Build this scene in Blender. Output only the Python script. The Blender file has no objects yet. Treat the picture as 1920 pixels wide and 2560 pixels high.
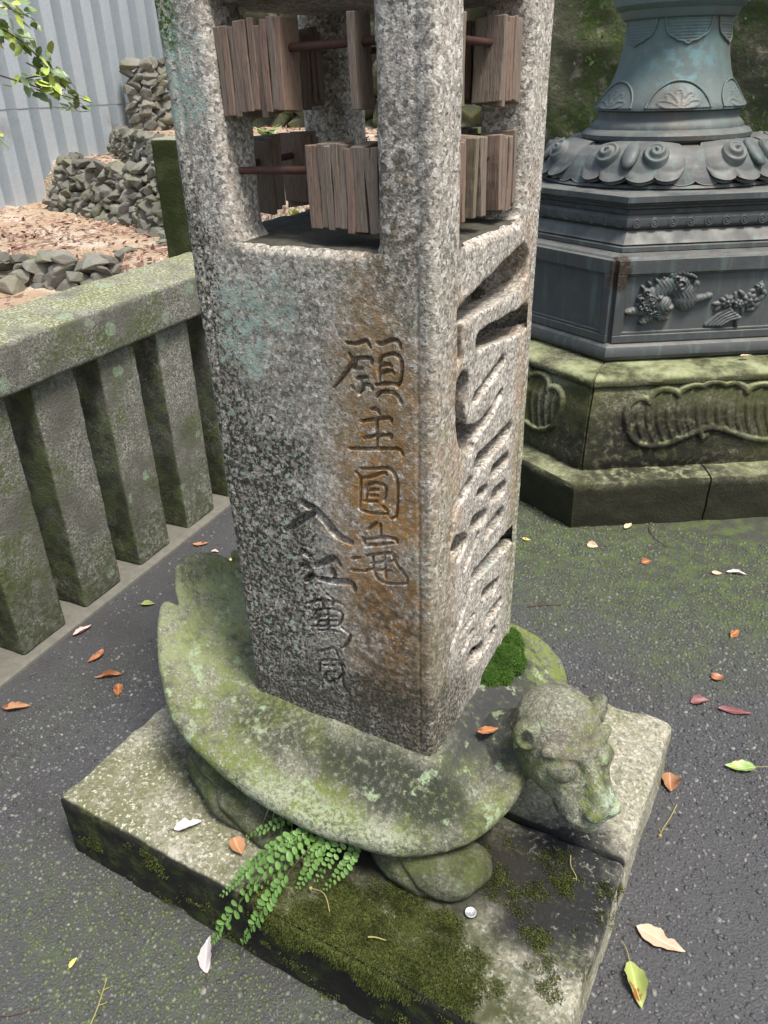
import bpy, bmesh, math, random
import numpy as np
from mathutils import Vector, Matrix, Quaternion
random.seed(7); RNG = np.random.default_rng(7)
sc = bpy.context.scene
COL = sc.collection

# ------------------------------------------------------------------ camera, sky, sun, exposure
# World frame: Z up, the inscribed pillar stands over the origin, its faces along X and Y (metres).
CAM_LOC = (0.6473, -1.1393, 1.4429); CAM_YAW = 0.5157; CAM_PITCH = 0.5007; CAM_ROLL = -0.0327
cam_d = bpy.data.cameras.new('camera'); cam = bpy.data.objects.new('camera', cam_d); COL.objects.link(cam)
cam_d.sensor_fit = 'VERTICAL'; cam_d.sensor_height = 24.0; cam_d.lens = 24.0 * 1960.6 / 2560.0
cam_d.clip_start = 0.02; cam_d.clip_end = 400
_f = Vector((-math.sin(CAM_YAW) * math.cos(CAM_PITCH), math.cos(CAM_YAW) * math.cos(CAM_PITCH), -math.sin(CAM_PITCH)))
_r0 = Vector((math.cos(CAM_YAW), math.sin(CAM_YAW), 0)); _u0 = _r0.cross(_f)
_r = _r0 * math.cos(CAM_ROLL) + _u0 * math.sin(CAM_ROLL); _u = _u0 * math.cos(CAM_ROLL) - _r0 * math.sin(CAM_ROLL)
_m = Matrix((_r, _u, -_f)).transposed().to_4x4(); _m.translation = CAM_LOC
cam.matrix_world = _m
sc.camera = cam

SUN_AZ = math.radians(-18)      # direction the light comes from, measured from +X towards +Y
SUN_EL = math.radians(66)
world = bpy.data.worlds.new('World'); sc.world = world; world.use_nodes = True
_nt = world.node_tree; _nt.nodes.clear()
_sky = _nt.nodes.new('ShaderNodeTexSky'); _sky.sky_type = 'NISHITA'; _sky.sun_disc = False
_sky.sun_elevation = SUN_EL; _sky.sun_rotation = math.pi / 2 - SUN_AZ
_sky.air_density = 1.6; _sky.dust_density = 4.0; _sky.ozone_density = 1.0
_bg = _nt.nodes.new('ShaderNodeBackground'); _bg.inputs['Strength'].default_value = 0.06
_out = _nt.nodes.new('ShaderNodeOutputWorld')
_nt.links.new(_sky.outputs[0], _bg.inputs[0]); _nt.links.new(_bg.outputs[0], _out.inputs[0])
sun_d = bpy.data.lights.new('sun', 'SUN'); sun_d.energy = 1.5; sun_d.angle = math.radians(15); sun_d.color = (1.0, 0.965, 0.90)
sun = bpy.data.objects.new('sun', sun_d); COL.objects.link(sun)
_sd = Vector((math.cos(SUN_EL) * math.cos(SUN_AZ), math.cos(SUN_EL) * math.sin(SUN_AZ), math.sin(SUN_EL)))
sun.rotation_euler = _sd.to_track_quat('Z', 'Y').to_euler(); sun.location = (3, -2, 5)
sc.view_settings.view_transform = 'Standard'; sc.view_settings.look = 'None'
sc.view_settings.gamma = 1.0; sc.view_settings.exposure = 1.62
sc.view_settings.use_curve_mapping = False

# ------------------------------------------------------------------ numpy noise and mesh helpers
def _hash(ix, iy, iz, seed):
    h = (ix.astype(np.int64) * 374761393 + iy.astype(np.int64) * 668265263 + iz.astype(np.int64) * 2147483647 + seed * 974711) & 0xFFFFFFFF
    h = ((h ^ (h >> 13)) * 1274126177) & 0xFFFFFFFF
    h = h ^ (h >> 16)
    return (h & 0xFFFFFF) / float(0xFFFFFF)
def vnoise(P, scale, seed=0):
    Q = np.asarray(P, float) * scale; i = np.floor(Q); f = Q - i; f = f * f * (3 - 2 * f); i = i.astype(np.int64)
    r = np.zeros(len(Q))
    for dx in (0, 1):
        wx = f[:, 0] if dx else 1 - f[:, 0]
        for dy in (0, 1):
            wy = f[:, 1] if dy else 1 - f[:, 1]
            for dz in (0, 1):
                wz = f[:, 2] if dz else 1 - f[:, 2]
                r += wx * wy * wz * _hash(i[:, 0] + dx, i[:, 1] + dy, i[:, 2] + dz, seed)
    return r * 2 - 1
def fbm(P, scale, octv=3, seed=0):
    r = 0; a = 1.0; s = 0
    for k in range(octv):
        r = r + a * vnoise(P, scale * 2 ** k, seed + k); s += a; a *= .5
    return r / s

def new_mesh(name, V, F, smooth=True):
    me = bpy.data.meshes.new(name)
    V = np.asarray(V, np.float32)
    if isinstance(F, np.ndarray):
        n, k = F.shape
        me.vertices.add(len(V)); me.vertices.foreach_set('co', V.ravel())
        me.loops.add(n * k); me.loops.foreach_set('vertex_index', F.astype(np.int32).ravel())
        me.polygons.add(n); me.polygons.foreach_set('loop_start', np.arange(0, n * k, k, dtype=np.int32))
        me.update(calc_edges=True)
    else:
        me.from_pydata([tuple(map(float, v)) for v in V], [], [tuple(int(i) for i in f) for f in F]); me.update()
    me.validate(clean_customdata=False)
    me.polygons.foreach_set('use_smooth', [smooth] * len(me.polygons)); me.update()
    return me
def link(o, parent=None):
    COL.objects.link(o)
    if parent is not None:
        o.parent = parent
    return o
def obj(name, V, F, mat, parent=None, smooth=True, base=None, sharp=0):
    """mesh object from WORLD-space vertices; origin at the parent's location (or base)."""
    b = np.array(parent_loc(parent)) if parent is not None else np.array(base if base is not None else (0, 0, 0), float)
    me = new_mesh(name, np.asarray(V, float) - b, F, smooth)
    if mat is not None: me.materials.append(mat)
    if sharp: me.set_sharp_from_angle(angle=math.radians(sharp))
    o = bpy.data.objects.new(name, me); link(o, parent)
    if parent is None: o.location = b
    return o
def parent_loc(p):
    l = Vector((0, 0, 0))
    while p is not None:
        l = l + p.location; p = p.parent
    return tuple(l)
def inst(name, me, M, parent=None):
    """object sharing mesh data at world matrix M"""
    o = bpy.data.objects.new(name, me); link(o, parent)
    if parent is not None:
        o.matrix_local = Matrix.Translation(-Vector(parent_loc(parent))) @ M
    else:
        o.matrix_local = M
    return o
def tag(o, label=None, cat=None, group=None, kind=None):
    if label: o['label'] = label
    if cat: o['category'] = cat
    if group: o['group'] = group
    if kind: o['kind'] = kind
    return o
def empty(name, loc, label=None, cat=None, group=None):
    o = bpy.data.objects.new(name, None); COL.objects.link(o); o.location = loc; o.empty_display_size = .05
    return tag(o, label, cat, group)

def grid_faces(nu, nv, wrap_u=False, wrap_v=False, flip=False):
    """index grid [nu][nv] -> quads"""
    iu = np.arange(nu if wrap_u else nu - 1); iv = np.arange(nv if wrap_v else nv - 1)
    U, Vv = np.meshgrid(iu, iv, indexing='ij'); U2 = (U + 1) % nu; V2 = (Vv + 1) % nv
    F = np.stack([U * nv + Vv, U2 * nv + Vv, U2 * nv + V2, U * nv + V2], -1).reshape(-1, 4)
    return F[:, ::-1].copy() if flip else F
def snets(F, lo, h):
    """naive surface nets of a scalar grid (negative inside)"""
    s = F < 0; nx, ny, nz = F.shape
    C = [(a, b, c) for a in (0, 1) for b in (0, 1) for c in (0, 1)]
    def sub(A, o): return A[o[0]:nx - 1 + o[0], o[1]:ny - 1 + o[1], o[2]:nz - 1 + o[2]]
    cnt = sum(sub(s, o).astype(np.int8) for o in C); mixed = (cnt > 0) & (cnt < 8)
    ii = np.argwhere(mixed); n = len(ii)
    acc = np.zeros((n, 3)); num = np.zeros(n)
    for o in C:
        for ax in range(3):
            if o[ax] == 0:
                p = list(o); p[ax] = 1
                fa = F[ii[:, 0] + o[0], ii[:, 1] + o[1], ii[:, 2] + o[2]]; fb = F[ii[:, 0] + p[0], ii[:, 1] + p[1], ii[:, 2] + p[2]]
                m = (fa < 0) != (fb < 0); t = np.where(m, fa / np.where(m, fa - fb, 1), 0)
                pos = np.array(o, float)[None] + np.eye(3)[ax][None] * t[:, None]
                acc[m] += pos[m]; num[m] += 1
    V = (ii + acc / num[:, None]) * h + np.array(lo)
    idx = -np.ones(mixed.shape, np.int64); idx[mixed] = np.arange(n)
    Q = []
    for ax in range(3):
        a1, a2 = (ax + 1) % 3, (ax + 2) % 3
        sl0 = [slice(None)] * 3; sl1 = [slice(None)] * 3
        sl0[ax] = slice(0, -1); sl1[ax] = slice(1, None)
        ch = s[tuple(sl0)] != s[tuple(sl1)]
        e = np.argwhere(ch); ok = (e[:, a1] > 0) & (e[:, a2] > 0) & (e[:, a1] < F.shape[a1] - 1) & (e[:, a2] < F.shape[a2] - 1); e = e[ok]
        def cell(d1, d2):
            q = e.copy(); q[:, a1] -= d1; q[:, a2] -= d2; return idx[q[:, 0], q[:, 1], q[:, 2]]
        q = np.stack([cell(1, 1), cell(0, 1), cell(0, 0), cell(1, 0)], -1)
        ins = s[e[:, 0], e[:, 1], e[:, 2]]
        q[~ins] = q[~ins][:, ::-1]; Q.append(q)
    Q = np.concatenate(Q); Q = Q[(Q >= 0).all(1)]
    return V, Q
def sdf_mesh(fn, lo, hi, h):
    lo = np.array(lo, float); hi = np.array(hi, float); n = np.ceil((hi - lo) / h).astype(int) + 1
    X, Y, Z = np.meshgrid(*[lo[k] + h * np.arange(n[k]) for k in range(3)], indexing='ij')
    P = np.stack([X, Y, Z], -1).reshape(-1, 3)
    return snets(fn(P).reshape(n), lo, h)
def s_ell(P, c, r, R=None):
    d = P - np.array(c)
    if R is not None: d = d @ np.asarray(R)
    q = d / np.array(r); k = np.linalg.norm(q, axis=1); k2 = np.linalg.norm(q / np.array(r), axis=1) + 1e-9
    return k * (k - 1) / k2
def s_cap(P, a, b, ra, rb=None):
    rb = ra if rb is None else rb
    a = np.array(a, float); b = np.array(b, float); ab = b - a; t = np.clip(((P - a) @ ab) / (ab @ ab), 0, 1)
    return np.linalg.norm(P - a - t[:, None] * ab, axis=1) - (ra + (rb - ra) * t)
def s_box(P, c, hs, r):
    q = np.abs(P - np.array(c)) - (np.array(hs) - r)
    return np.linalg.norm(np.maximum(q, 0), axis=1) + np.minimum(q.max(1), 0) - r
def smin(a, b, k):
    h = np.clip(.5 + .5 * (b - a) / k, 0, 1); return b * (1 - h) + a * h - k * h * (1 - h)
def smax(a, b, k): return -smin(-a, -b, k)

def axis_samples(h, r, step):
    n = max(1, int(round(2 * (h - r) / step))); inner = np.linspace(-h + r, h - r, n + 1)
    e = np.array([0, .3, .65])
    return np.concatenate([-h + r * e, inner, (h - r * e)[::-1]])
def rbox(c, hs, r=.01, step=.02, amp=.0, nscale=25, seed=1, R=None, chip=0, taper=0):
    """rough-edged block: rounded box with noise, world verts + quads"""
    ax = [axis_samples(hs[k], r, step) for k in range(3)]
    Vs = []; Fs = []; off = 0
    for k in range(3):
        a, b = (k + 1) % 3, (k + 2) % 3
        A, B = np.meshgrid(ax[a], ax[b], indexing='ij')
        for s in (-1, 1):
            P = np.zeros(A.shape + (3,)); P[..., a] = A; P[..., b] = B; P[..., k] = s * hs[k]
            Vs.append(P.reshape(-1, 3)); Fs.append(grid_faces(*A.shape, flip=(s < 0)) + off); off += A.size
    V = np.concatenate(Vs); F = np.concatenate(Fs)
    key = np.round(V * 1e5).astype(np.int64); _, i0, inv = np.unique(key, axis=0, return_index=True, return_inverse=True)
    V = V[i0]; F = inv.ravel()[F]
    H = np.array(hs) - r; inn = np.clip(V, -H, H); d = V - inn
    # rounded-corner direction
    n = np.linalg.norm(d, axis=1, keepdims=True); n[n == 0] = 1; d = d / n
    V = inn + d * r
    if taper: V[:, :2] *= (1 - taper * (V[:, 2:3] / hs[2]))
    if R is not None: V = V @ np.array(R).T; d = d @ np.array(R).T
    V = V + np.array(c)
    if amp:
        e = fbm(V, nscale, 3, seed) * amp
        if chip: e -= chip * np.clip(fbm(V, 9, 2, seed + 9) - .25, 0, 1) * 2
        V = V + d * e[:, None]
    return V, F
def rotz(a): return np.array([[math.cos(a), -math.sin(a), 0], [math.sin(a), math.cos(a), 0], [0, 0, 1]])
def tube(path, rad, seg=8, cap=True):
    path = np.asarray(path, float); n = len(path); rad = np.broadcast_to(np.asarray(rad, float), (n,))
    T = np.gradient(path, axis=0); T /= np.linalg.norm(T, axis=1, keepdims=True) + 1e-12
    ref = np.array([0, 0, 1.]) if abs(T[0, 2]) < .9 else np.array([1., 0, 0])
    V = []
    N = np.cross(T[0], ref); N /= np.linalg.norm(N)
    a = np.linspace(0, 2 * math.pi, seg, endpoint=False)
    for i in range(n):
        N = N - T[i] * (N @ T[i]); N /= np.linalg.norm(N) + 1e-12; B = np.cross(T[i], N)
        V.append(path[i] + rad[i] * (np.cos(a)[:, None] * N + np.sin(a)[:, None] * B))
    V = np.concatenate(V); F = [tuple(f) for f in grid_faces(n, seg, wrap_v=True, flip=True)]
    if cap: F += [tuple(range(seg)), tuple(range(n * seg - 1, (n - 1) * seg - 1, -1))]
    return V, F
def merge(parts):
    Vs = []; Fs = []; o = 0
    for V, F in parts:
        Vs.append(np.asarray(V, float)); Fs += [tuple(int(i) + o for i in f) for f in F]; o += len(V)
    return np.concatenate(Vs), Fs
def catmull(pts, n):
    P = np.asarray(pts, float); P = np.concatenate([[2 * P[0] - P[1]], P, [2 * P[-1] - P[-2]]])
    m = len(P) - 3; out = []
    for t in np.linspace(0, m - 1e-6, n):
        i = int(t); u = t - i; a, b, c, d = P[i:i + 4]
        out.append(.5 * ((2 * b) + (c - a) * u + (2 * a - 5 * b + 4 * c - d) * u * u + (-a + 3 * b - 3 * c + d) * u ** 3))
    return np.array(out)
def seg_dist(Q, pts):
    """distance of 2-D points Q to a polyline, plus the parameter 0..1 of the nearest point"""
    P = np.asarray(pts, float); best = np.full(len(Q), 9.); tt = np.zeros(len(Q)); m = len(P) - 1
    for i in range(m):
        a, b = P[i], P[i + 1]; ab = b - a; t = np.clip(((Q - a) @ ab) / (ab @ ab + 1e-12), 0, 1)
        d = np.linalg.norm(Q - a - t[:, None] * ab, axis=1); k = d < best
        best[k] = d[k]; tt[k] = (i + t[k]) / m
    return best, tt

# ------------------------------------------------------------------ material helpers
class NT:
    def __init__(s, name):
        s.mat = bpy.data.materials.new(name); s.mat.use_nodes = True; s.t = s.mat.node_tree; s.t.nodes.clear()
        s.out = s.n('ShaderNodeOutputMaterial'); s.b = s.n('ShaderNodeBsdfPrincipled'); s.t.links.new(s.b.outputs[0], s.out.inputs[0])
        s.geo = s.n('ShaderNodeNewGeometry'); s.pos = s.geo.outputs['Position']; s.nrm = s.geo.outputs['Normal']
    def n(s, t): return s.t.nodes.new(t)
    def set(s, sock, v):
        if isinstance(v, bpy.types.NodeSocket): s.t.links.new(v, sock)
        elif isinstance(v, (tuple, list)): sock.default_value = (*v, 1) if (len(v) == 3 and len(sock.default_value) == 4) else v
        else:
            try: sock.default_value = v
            except TypeError: sock.default_value = (v, v, v, 1) if len(sock.default_value) == 4 else (v, v, v)
    def math(s, op, a, b=0.0, c=0.0, clamp=False):
        m = s.n('ShaderNodeMath'); m.operation = op; m.use_clamp = clamp
        s.set(m.inputs[0], a); s.set(m.inputs[1], b); s.set(m.inputs[2], c); return m.outputs[0]
    def vmath(s, op, a, b=(0, 0, 0)):
        m = s.n('ShaderNodeVectorMath'); m.operation = op; s.set(m.inputs[0], a); s.set(m.inputs[1], b)
        return m.outputs['Value'] if op in ('LENGTH', 'DOT_PRODUCT', 'DISTANCE') else m.outputs[0]
    def noise(s, scale, detail=3, rough=.55, vec=None, dist=0):
        m = s.n('ShaderNodeTexNoise'); m.inputs['Scale'].default_value = scale; m.inputs['Detail'].default_value = detail
        m.inputs['Roughness'].default_value = rough; m.inputs['Distortion'].default_value = dist
        s.set(m.inputs['Vector'], vec if vec is not None else s.pos); return m.outputs['Fac']
    def vor(s, scale, out='Color', feature='F1', rand=1.0, vec=None):
        m = s.n('ShaderNodeTexVoronoi'); m.feature = feature; m.inputs['Scale'].default_value = scale; m.inputs['Randomness'].default_value = rand
        s.set(m.inputs['Vector'], vec if vec is not None else s.pos); return m.outputs[out]
    def sepx(s, v, k=0):
        m = s.n('ShaderNodeSeparateXYZ'); s.set(m.inputs[0], v); return m.outputs[k]
    def mr(s, x, a, b, c=0., d=1., smooth=True):
        m = s.n('ShaderNodeMapRange'); m.interpolation_type = 'SMOOTHSTEP' if smooth else 'LINEAR'; m.clamp = True
        s.set(m.inputs[0], x); m.inputs[1].default_value = a; m.inputs[2].default_value = b; m.inputs[3].default_value = c; m.inputs[4].default_value = d
        return m.outputs[0]
    def ramp(s, x, stops, interp='LINEAR'):
        m = s.n('ShaderNodeValToRGB'); e = m.color_ramp; e.interpolation = interp
        while len(e.elements) < len(stops): e.elements.new(.5)
        for el, (p, c) in zip(e.elements, stops): el.position = p; el.color = (*c, 1)
        s.set(m.inputs[0], x); return m.outputs[0]
    def mix(s, f, a, b, mode='MIX'):
        m = s.n('ShaderNodeMix'); m.data_type = 'RGBA'; m.blend_type = mode
        s.set(m.inputs[0], f); s.set(m.inputs[6], a); s.set(m.inputs[7], b); return m.outputs[2]
    def stain(s, c, r, ns=8., na=.9, e=.35, amount=1., detail=4):
        """soft-edged patch of growth, rust or painted shade with an uneven outline round a point of the place"""
        d = s.vmath('LENGTH', s.vmath('DIVIDE', s.vmath('SUBTRACT', s.pos, c), r))
        n = s.noise(ns, detail, .6)
        v = s.math('ADD', d, s.math('MULTIPLY', s.math('SUBTRACT', n, .5), na * 2))
        return s.mr(v, 1 + e, 1 - e, 0, amount)
    def patch(s, ns, lo, hi, detail=4, rough=.6, off=(0, 0, 0)):
        v = s.vmath('ADD', s.pos, off); return s.mr(s.noise(ns, detail, rough, v), lo, hi)
    def mul(s, *a):
        r = a[0]
        for x in a[1:]: r = s.math('MULTIPLY', r, x)
        return r
    def bump(s, h, strength=.4, dist=.003, prev=None):
        m = s.n('ShaderNodeBump'); m.inputs['Strength'].default_value = strength; m.inputs['Distance'].default_value = dist
        s.set(m.inputs['Height'], h)
        if prev is not None: s.set(m.inputs['Normal'], prev)
        return m.outputs[0]
    def done(s, color, rough=.8, normal=None, spec=.4, **kw):
        s.set(s.b.inputs['Base Color'], color); s.set(s.b.inputs['Roughness'], rough); s.set(s.b.inputs['Specular IOR Level'], spec)
        if normal is not None: s.set(s.b.inputs['Normal'], normal)
        for k, v in kw.items(): s.set(s.b.inputs[k], v)
        return s.mat
    def granite(s, scale=150, dark=.10, mid=(.36, .32, .295), light=(.62, .59, .56), pink=(.44, .37, .33)):
        w = s.vmath('ADD', s.pos, s.vmath('MULTIPLY', s.ncol(90), (.004, .004, .004)))
        r = s.sepx(s.vor(scale, 'Color', vec=w), 0)
        c = s.ramp(r, [(0, (dark,) * 3), (.14, (dark * 1.3,) * 3), (.24, mid), (.45, pink), (.62, mid), (.8, light), (1, tuple(min(.85, x * 1.18) for x in light))])
        r2 = s.sepx(s.vor(scale * 2.3, 'Color', vec=w), 1)
        c2 = s.ramp(r2, [(0, (dark,) * 3), (.3, mid), (.7, pink), (1, light)])
        return s.mix(.42, c, c2)
    def ncol(s, scale, detail=2):
        m = s.n('ShaderNodeTexNoise'); m.inputs['Scale'].default_value = scale; m.inputs['Detail'].default_value = detail
        s.set(m.inputs['Vector'], s.pos); return s.vmath('SUBTRACT', m.outputs['Color'], (.5, .5, .5))

# ------------------------------------------------------------------ materials
def mat_pillar():
    m = NT('pillar_granite'); c = m.granite(200, .085, (.345, .31, .265), (.73, .69, .62), (.44, .38, .32))
    fine = m.vor(330, 'Distance'); grime = m.noise(14, 6, .65)
    c = m.mix(m.mul(m.mr(grime, .42, .66, 0, .5), m.mr(m.noise(170, 3, .7), .42, .56), m.mr(m.sepx(m.pos, 0), .195, .12, .35, 1)), c, (.10, .09, .07))  # grime thinned on the right face, painting in its brighter light
    # orange iron / lichen streak on the inscribed face, near the corner
    o1 = m.stain((.115, -.20, .83), (.085, .10, .38), 11, .5, .5, 1.)
    o2 = m.stain((.165, -.20, .62), (.035, .08, .30), 16, .6, .5, .7)
    o3 = m.stain((.20, -.13, .9), (.05, .035, .28), 16, .6, .5, .45)
    o4 = m.stain((.20, .155, .95), (.05, .03, .33), 18, .7, .5, .5)
    o = m.math('MAXIMUM', m.math('MAXIMUM', o1, o2), m.math('MAXIMUM', o3, o4))
    o = m.mul(o, m.mr(m.noise(90, 5, .8), .34, .54), m.mr(m.noise(13, 4, .65), .30, .56, .25, 1))
    c = m.mix(o, c, m.mix(m.noise(70, 3), (.21, .095, .022), (.39, .235, .09)))
    br = m.mul(m.stain((.13, -.2, .57), (.09, .1, .17), 12, .6, .5, .8), m.mr(m.noise(50, 5, .7), .36, .62))
    c = m.mix(br, c, (.060, .042, .028))
    # black growth down the left edge, at the foot, and in streaks
    k1 = m.stain((-.20, -.20, .66), (.19, .2, .46), 11, .75, .5, 1.)
    k2 = m.stain((0, -.20, .36), (.32, .2, .16), 12, .6, .5, 1.)
    k3 = m.stain((-.09, -.2, .83), (.05, .2, .17), 15, .7, .5, .9)
    k4 = m.stain((-.19, -.2, 1.13), (.05, .1, .26), 15, .7, .5, .7)
    k = m.math('MAXIMUM', m.math('MAXIMUM', k1, k2), m.math('MAXIMUM', k3, k4))
    k = m.mul(m.mr(k, .05, .75), m.mr(m.math('ADD', m.noise(150, 4, .75), m.math('MULTIPLY', k, .07)), .535, .60))
    c = m.mix(k, c, m.mix(m.noise(200, 2), (.012, .014, .010), (.06, .065, .042)))
    kb = m.math('MAXIMUM', k2, m.mul(k1, .55)); c = m.mix(m.mul(kb, m.mr(m.noise(30, 5, .7), .28, .6), .75), c, (.055, .050, .038))
    # brown grime patch and greys higher up, dark stain on the near post
    g = m.mul(m.stain((.15, -.2, 1.3), (.05, .1, .13), 18, .8, .5, .8), m.mr(m.noise(90, 4, .7), .42, .6)); c = m.mix(g, c, (.07, .055, .03))
    gs = m.mul(m.stain((.03, -.2, 1.10), (.22, .2, .16), 9, .8, .6, .5), m.mr(m.noise(60, 5, .7), .4, .65)); c = m.mix(gs, c, (.10, .105, .055))
    # algae green on the right face edge
    ga = m.mul(m.stain((.2, .19, .62), (.05, .05, .36), 20, .8, .5, .75), m.mr(m.noise(120, 3, .7), .4, .62)); c = m.mix(ga, c, (.12, .15, .05))
    gb = m.mul(m.stain((.2, -.17, .72), (.04, .04, .3), 20, .8, .5, .55), m.mr(m.noise(110, 3, .7), .42, .62)); c = m.mix(gb, c, (.12, .14, .06))
    # blue-green crust lichen
    def lich(cen, rad, am): return m.stain(cen, rad, 30, .9, .3, am)
    L = m.math('MAXIMUM', lich((-.118, -.2, 1.12), (.042, .1, .085), 1), m.math('MAXIMUM', lich((-.19, -.2, 1.46), (.05, .1, .075), 1), lich((-.05, -.2, 1.16), (.03, .1, .05), .7)))
    L = m.math('MAXIMUM', L, m.math('MAXIMUM', lich((.2, -.11, 1.42), (.05, .02, .05), 1), lich((.2, .06, .645), (.08, .03, .03), .9)))
    L = m.math('MAXIMUM', L, m.mul(k1, m.mr(m.noise(55, 3, .6), .60, .66)))
    L = m.mul(L, m.mr(m.noise(110, 5, .75), .45, .56))
    c = m.mix(L, c, m.mix(m.noise(300, 2), (.22, .31, .26), (.44, .52, .46)))
    # dots of pale lichen
    dots = m.mul(m.mr(m.vor(95, 'Distance'), .20, .12), m.mr(m.noise(16, 3), .56, .66)); c = m.mix(m.mul(dots, .8), c, (.42, .52, .47))
    ms = m.mul(m.stain((-.19, -.205, 1.6), (.03, .06, .11), 24, .8, .3, 1), m.mr(m.noise(160, 3, .7), .42, .56)); c = m.mix(ms, c, (.055, .10, .012))
    h = m.math('ADD', m.math('MULTIPLY', m.noise(120, 5, .75), .8), m.math('MULTIPLY', fine, .6))
    return m.done(c, .86, m.bump(h, .32, .003), .3)
def mat_slab():
    m = NT('slab_granite'); c = m.granite(150, .12, (.34, .32, .24), (.60, .57, .49), (.42, .38, .30))
    c = m.mix(m.mul(m.mr(m.noise(7, 5, .65), .30, .62, .25, .85), m.mr(m.sepx(m.pos, 0), .5, .1, .45, 1)), c, m.mix(m.mr(m.noise(140, 2), .55, .68), (.115, .122, .050), (.60, .58, .46)))
    bed = m.stain((.22, -.43, .16), (.26, .12, .06), 16, .6, .4, 1.); c = m.mix(m.mul(bed, m.mr(m.noise(60, 5, .7), .28, .5)), c, m.mix(m.noise(90, 3), (.030, .034, .014), (.075, .085, .03)))
    bed2 = m.stain((.46, -.25, .16), (.08, .11, .06), 22, .7, .4, .9); c = m.mix(m.mul(bed2, m.mr(m.noise(70, 5, .7), .36, .52)), c, (.035, .042, .014))
    # near-black and moss green on the flank that faces the pavement
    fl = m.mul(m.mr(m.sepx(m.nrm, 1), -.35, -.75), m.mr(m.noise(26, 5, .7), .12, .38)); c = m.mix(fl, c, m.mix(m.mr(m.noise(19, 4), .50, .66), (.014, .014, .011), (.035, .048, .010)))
    dm = m.mul(m.mr(m.noise(5, 4, .6, m.vmath('ADD', m.pos, (3, 1, 0))), .5, .68), m.mr(m.noise(95, 4, .7), .4, .56)); c = m.mix(m.mul(dm, .75), c, (.11, .13, .03))
    dk = m.stain((.45, -.19, .16), (.125, .15, .06), 16, .55, .35, 1.); c = m.mix(m.mul(dk, m.mr(m.noise(90, 5, .75), .34, .46)), c, m.mix(m.noise(200, 3), (.010, .0105, .012), (.030, .031, .032)))
    dk2 = m.stain((.02, -.22, .16), (.42, .15, .05), 12, .35, .3, 1.); c = m.mix(dk2, c, (.022, .020, .015))  # dark soil under the shell, with the shade there painted in
    dk3 = m.stain((.50, -.32, .16), (.06, .05, .05), 26, .8, .3, .8); c = m.mix(m.mul(dk3, m.mr(m.noise(110, 4, .7), .45, .55)), c, (.03, .03, .03))
    h = m.math('ADD', m.noise(140, 5, .7), m.math('MULTIPLY', m.noise(35, 3), .6))
    return m.done(c, .88, m.bump(h, .8, .005), .3)
def mat_turtle(damp=0.):
    m = NT('turtle_stone' if not damp else 'turtle_leg_stone'); c = m.granite(260, .05, (.19, .19, .145), (.50, .49, .41), (.25, .24, .18))
    c = m.mix(.42, c, m.mix(m.noise(12, 5, .65), (.085, .092, .055), (.24, .245, .17)))
    gm = m.mul(m.mr(m.noise(10, 5, .65), .42, .62), m.mr(m.noise(90, 4, .7), .34, .56)); c = m.mix(m.mul(gm, .9), c, m.mix(m.noise(150, 2), (.085, .115, .018), (.20, .24, .05)))
    gy = m.mul(m.mr(m.noise(13, 5, .6, m.vmath('ADD', m.pos, (5, 2, 1))), .48, .6), m.mr(m.noise(60, 4, .7), .4, .55)); c = m.mix(m.mul(gy, .7), c, (.060, .062, .045))
    wet = m.stain((.26, .02, .34), (.10, .22, .06), 14, .5, .5, .95); c = m.mix(m.mul(wet, m.mr(m.noise(70, 4, .7), .25, .5)), c, (.050, .051, .052))
    wet2 = m.stain((.17, -.25, .32), (.22, .055, .06), 12, .55, .5, .95); c = m.mix(m.mul(wet2, m.mr(m.noise(80, 5, .75), .32, .52)), c, (.035, .040, .028))
    wet3 = m.stain((-.12, -.25, .34), (.12, .05, .06), 14, .6, .5, .8); c = m.mix(m.mul(wet3, m.mr(m.noise(80, 5, .75), .40, .55)), c, (.045, .05, .03))
    tl = m.stain((-.40, -.12, .44), (.16, .22, .12), 9, .5, .6, .7); c = m.mix(m.mul(tl, m.mr(m.noise(40, 5, .7), .35, .6)), c, m.mix(m.noise(120, 3), (.19, .24, .075), (.36, .38, .22)))
    rb = m.stain((.3, .25, .33), (.1, .12, .06), 20, .7, .4, .7); c = m.mix(m.mul(rb, m.mr(m.noise(60, 3), .42, .56)), c, (.19, .24, .05))
    # pale lichen crusts
    pl = m.mul(m.mr(m.noise(24, 3, .55, m.vmath('ADD', m.pos, (2, 7, 3))), .60, .68), m.mr(m.noise(170, 3, .7), .35, .55)); c = m.mix(m.mul(pl, .85), c, (.34, .43, .26))
    nose = m.stain((.50, -.115, .29), (.035, .035, .05), 40, .7, .4, .9); c = m.mix(m.mul(nose, m.mr(m.noise(120, 3, .7), .38, .56)), c, (.46, .53, .42))
    brow = m.stain((.40, -.06, .40), (.06, .075, .035), 30, .6, .4, .8); c = m.mix(m.mul(brow, m.mr(m.noise(100, 3), .4, .55)), c, (.15, .125, .10))
    rim = m.stain((.05, -.35, .285), (.30, .035, .03), 14, .7, .5, .7); c = m.mix(m.mul(rim, m.mr(m.noise(130, 3, .7), .42, .58)), c, (.36, .42, .27))
    if damp: c = m.mix(m.mr(m.noise(24, 5, .7), .30, .66, damp, damp * .62), c, m.mix(m.noise(60, 4), (.018, .020, .010), (.05, .06, .018)))  # dark moss on legs and belly, shade under the shell painted into it
    h = m.math('ADD', m.math('MULTIPLY', m.noise(70, 5, .7), 1.), m.math('MULTIPLY', m.noise(260, 3, .7), .7))
    return m.done(c, .85, m.bump(h, .9, .006), .3)
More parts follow.
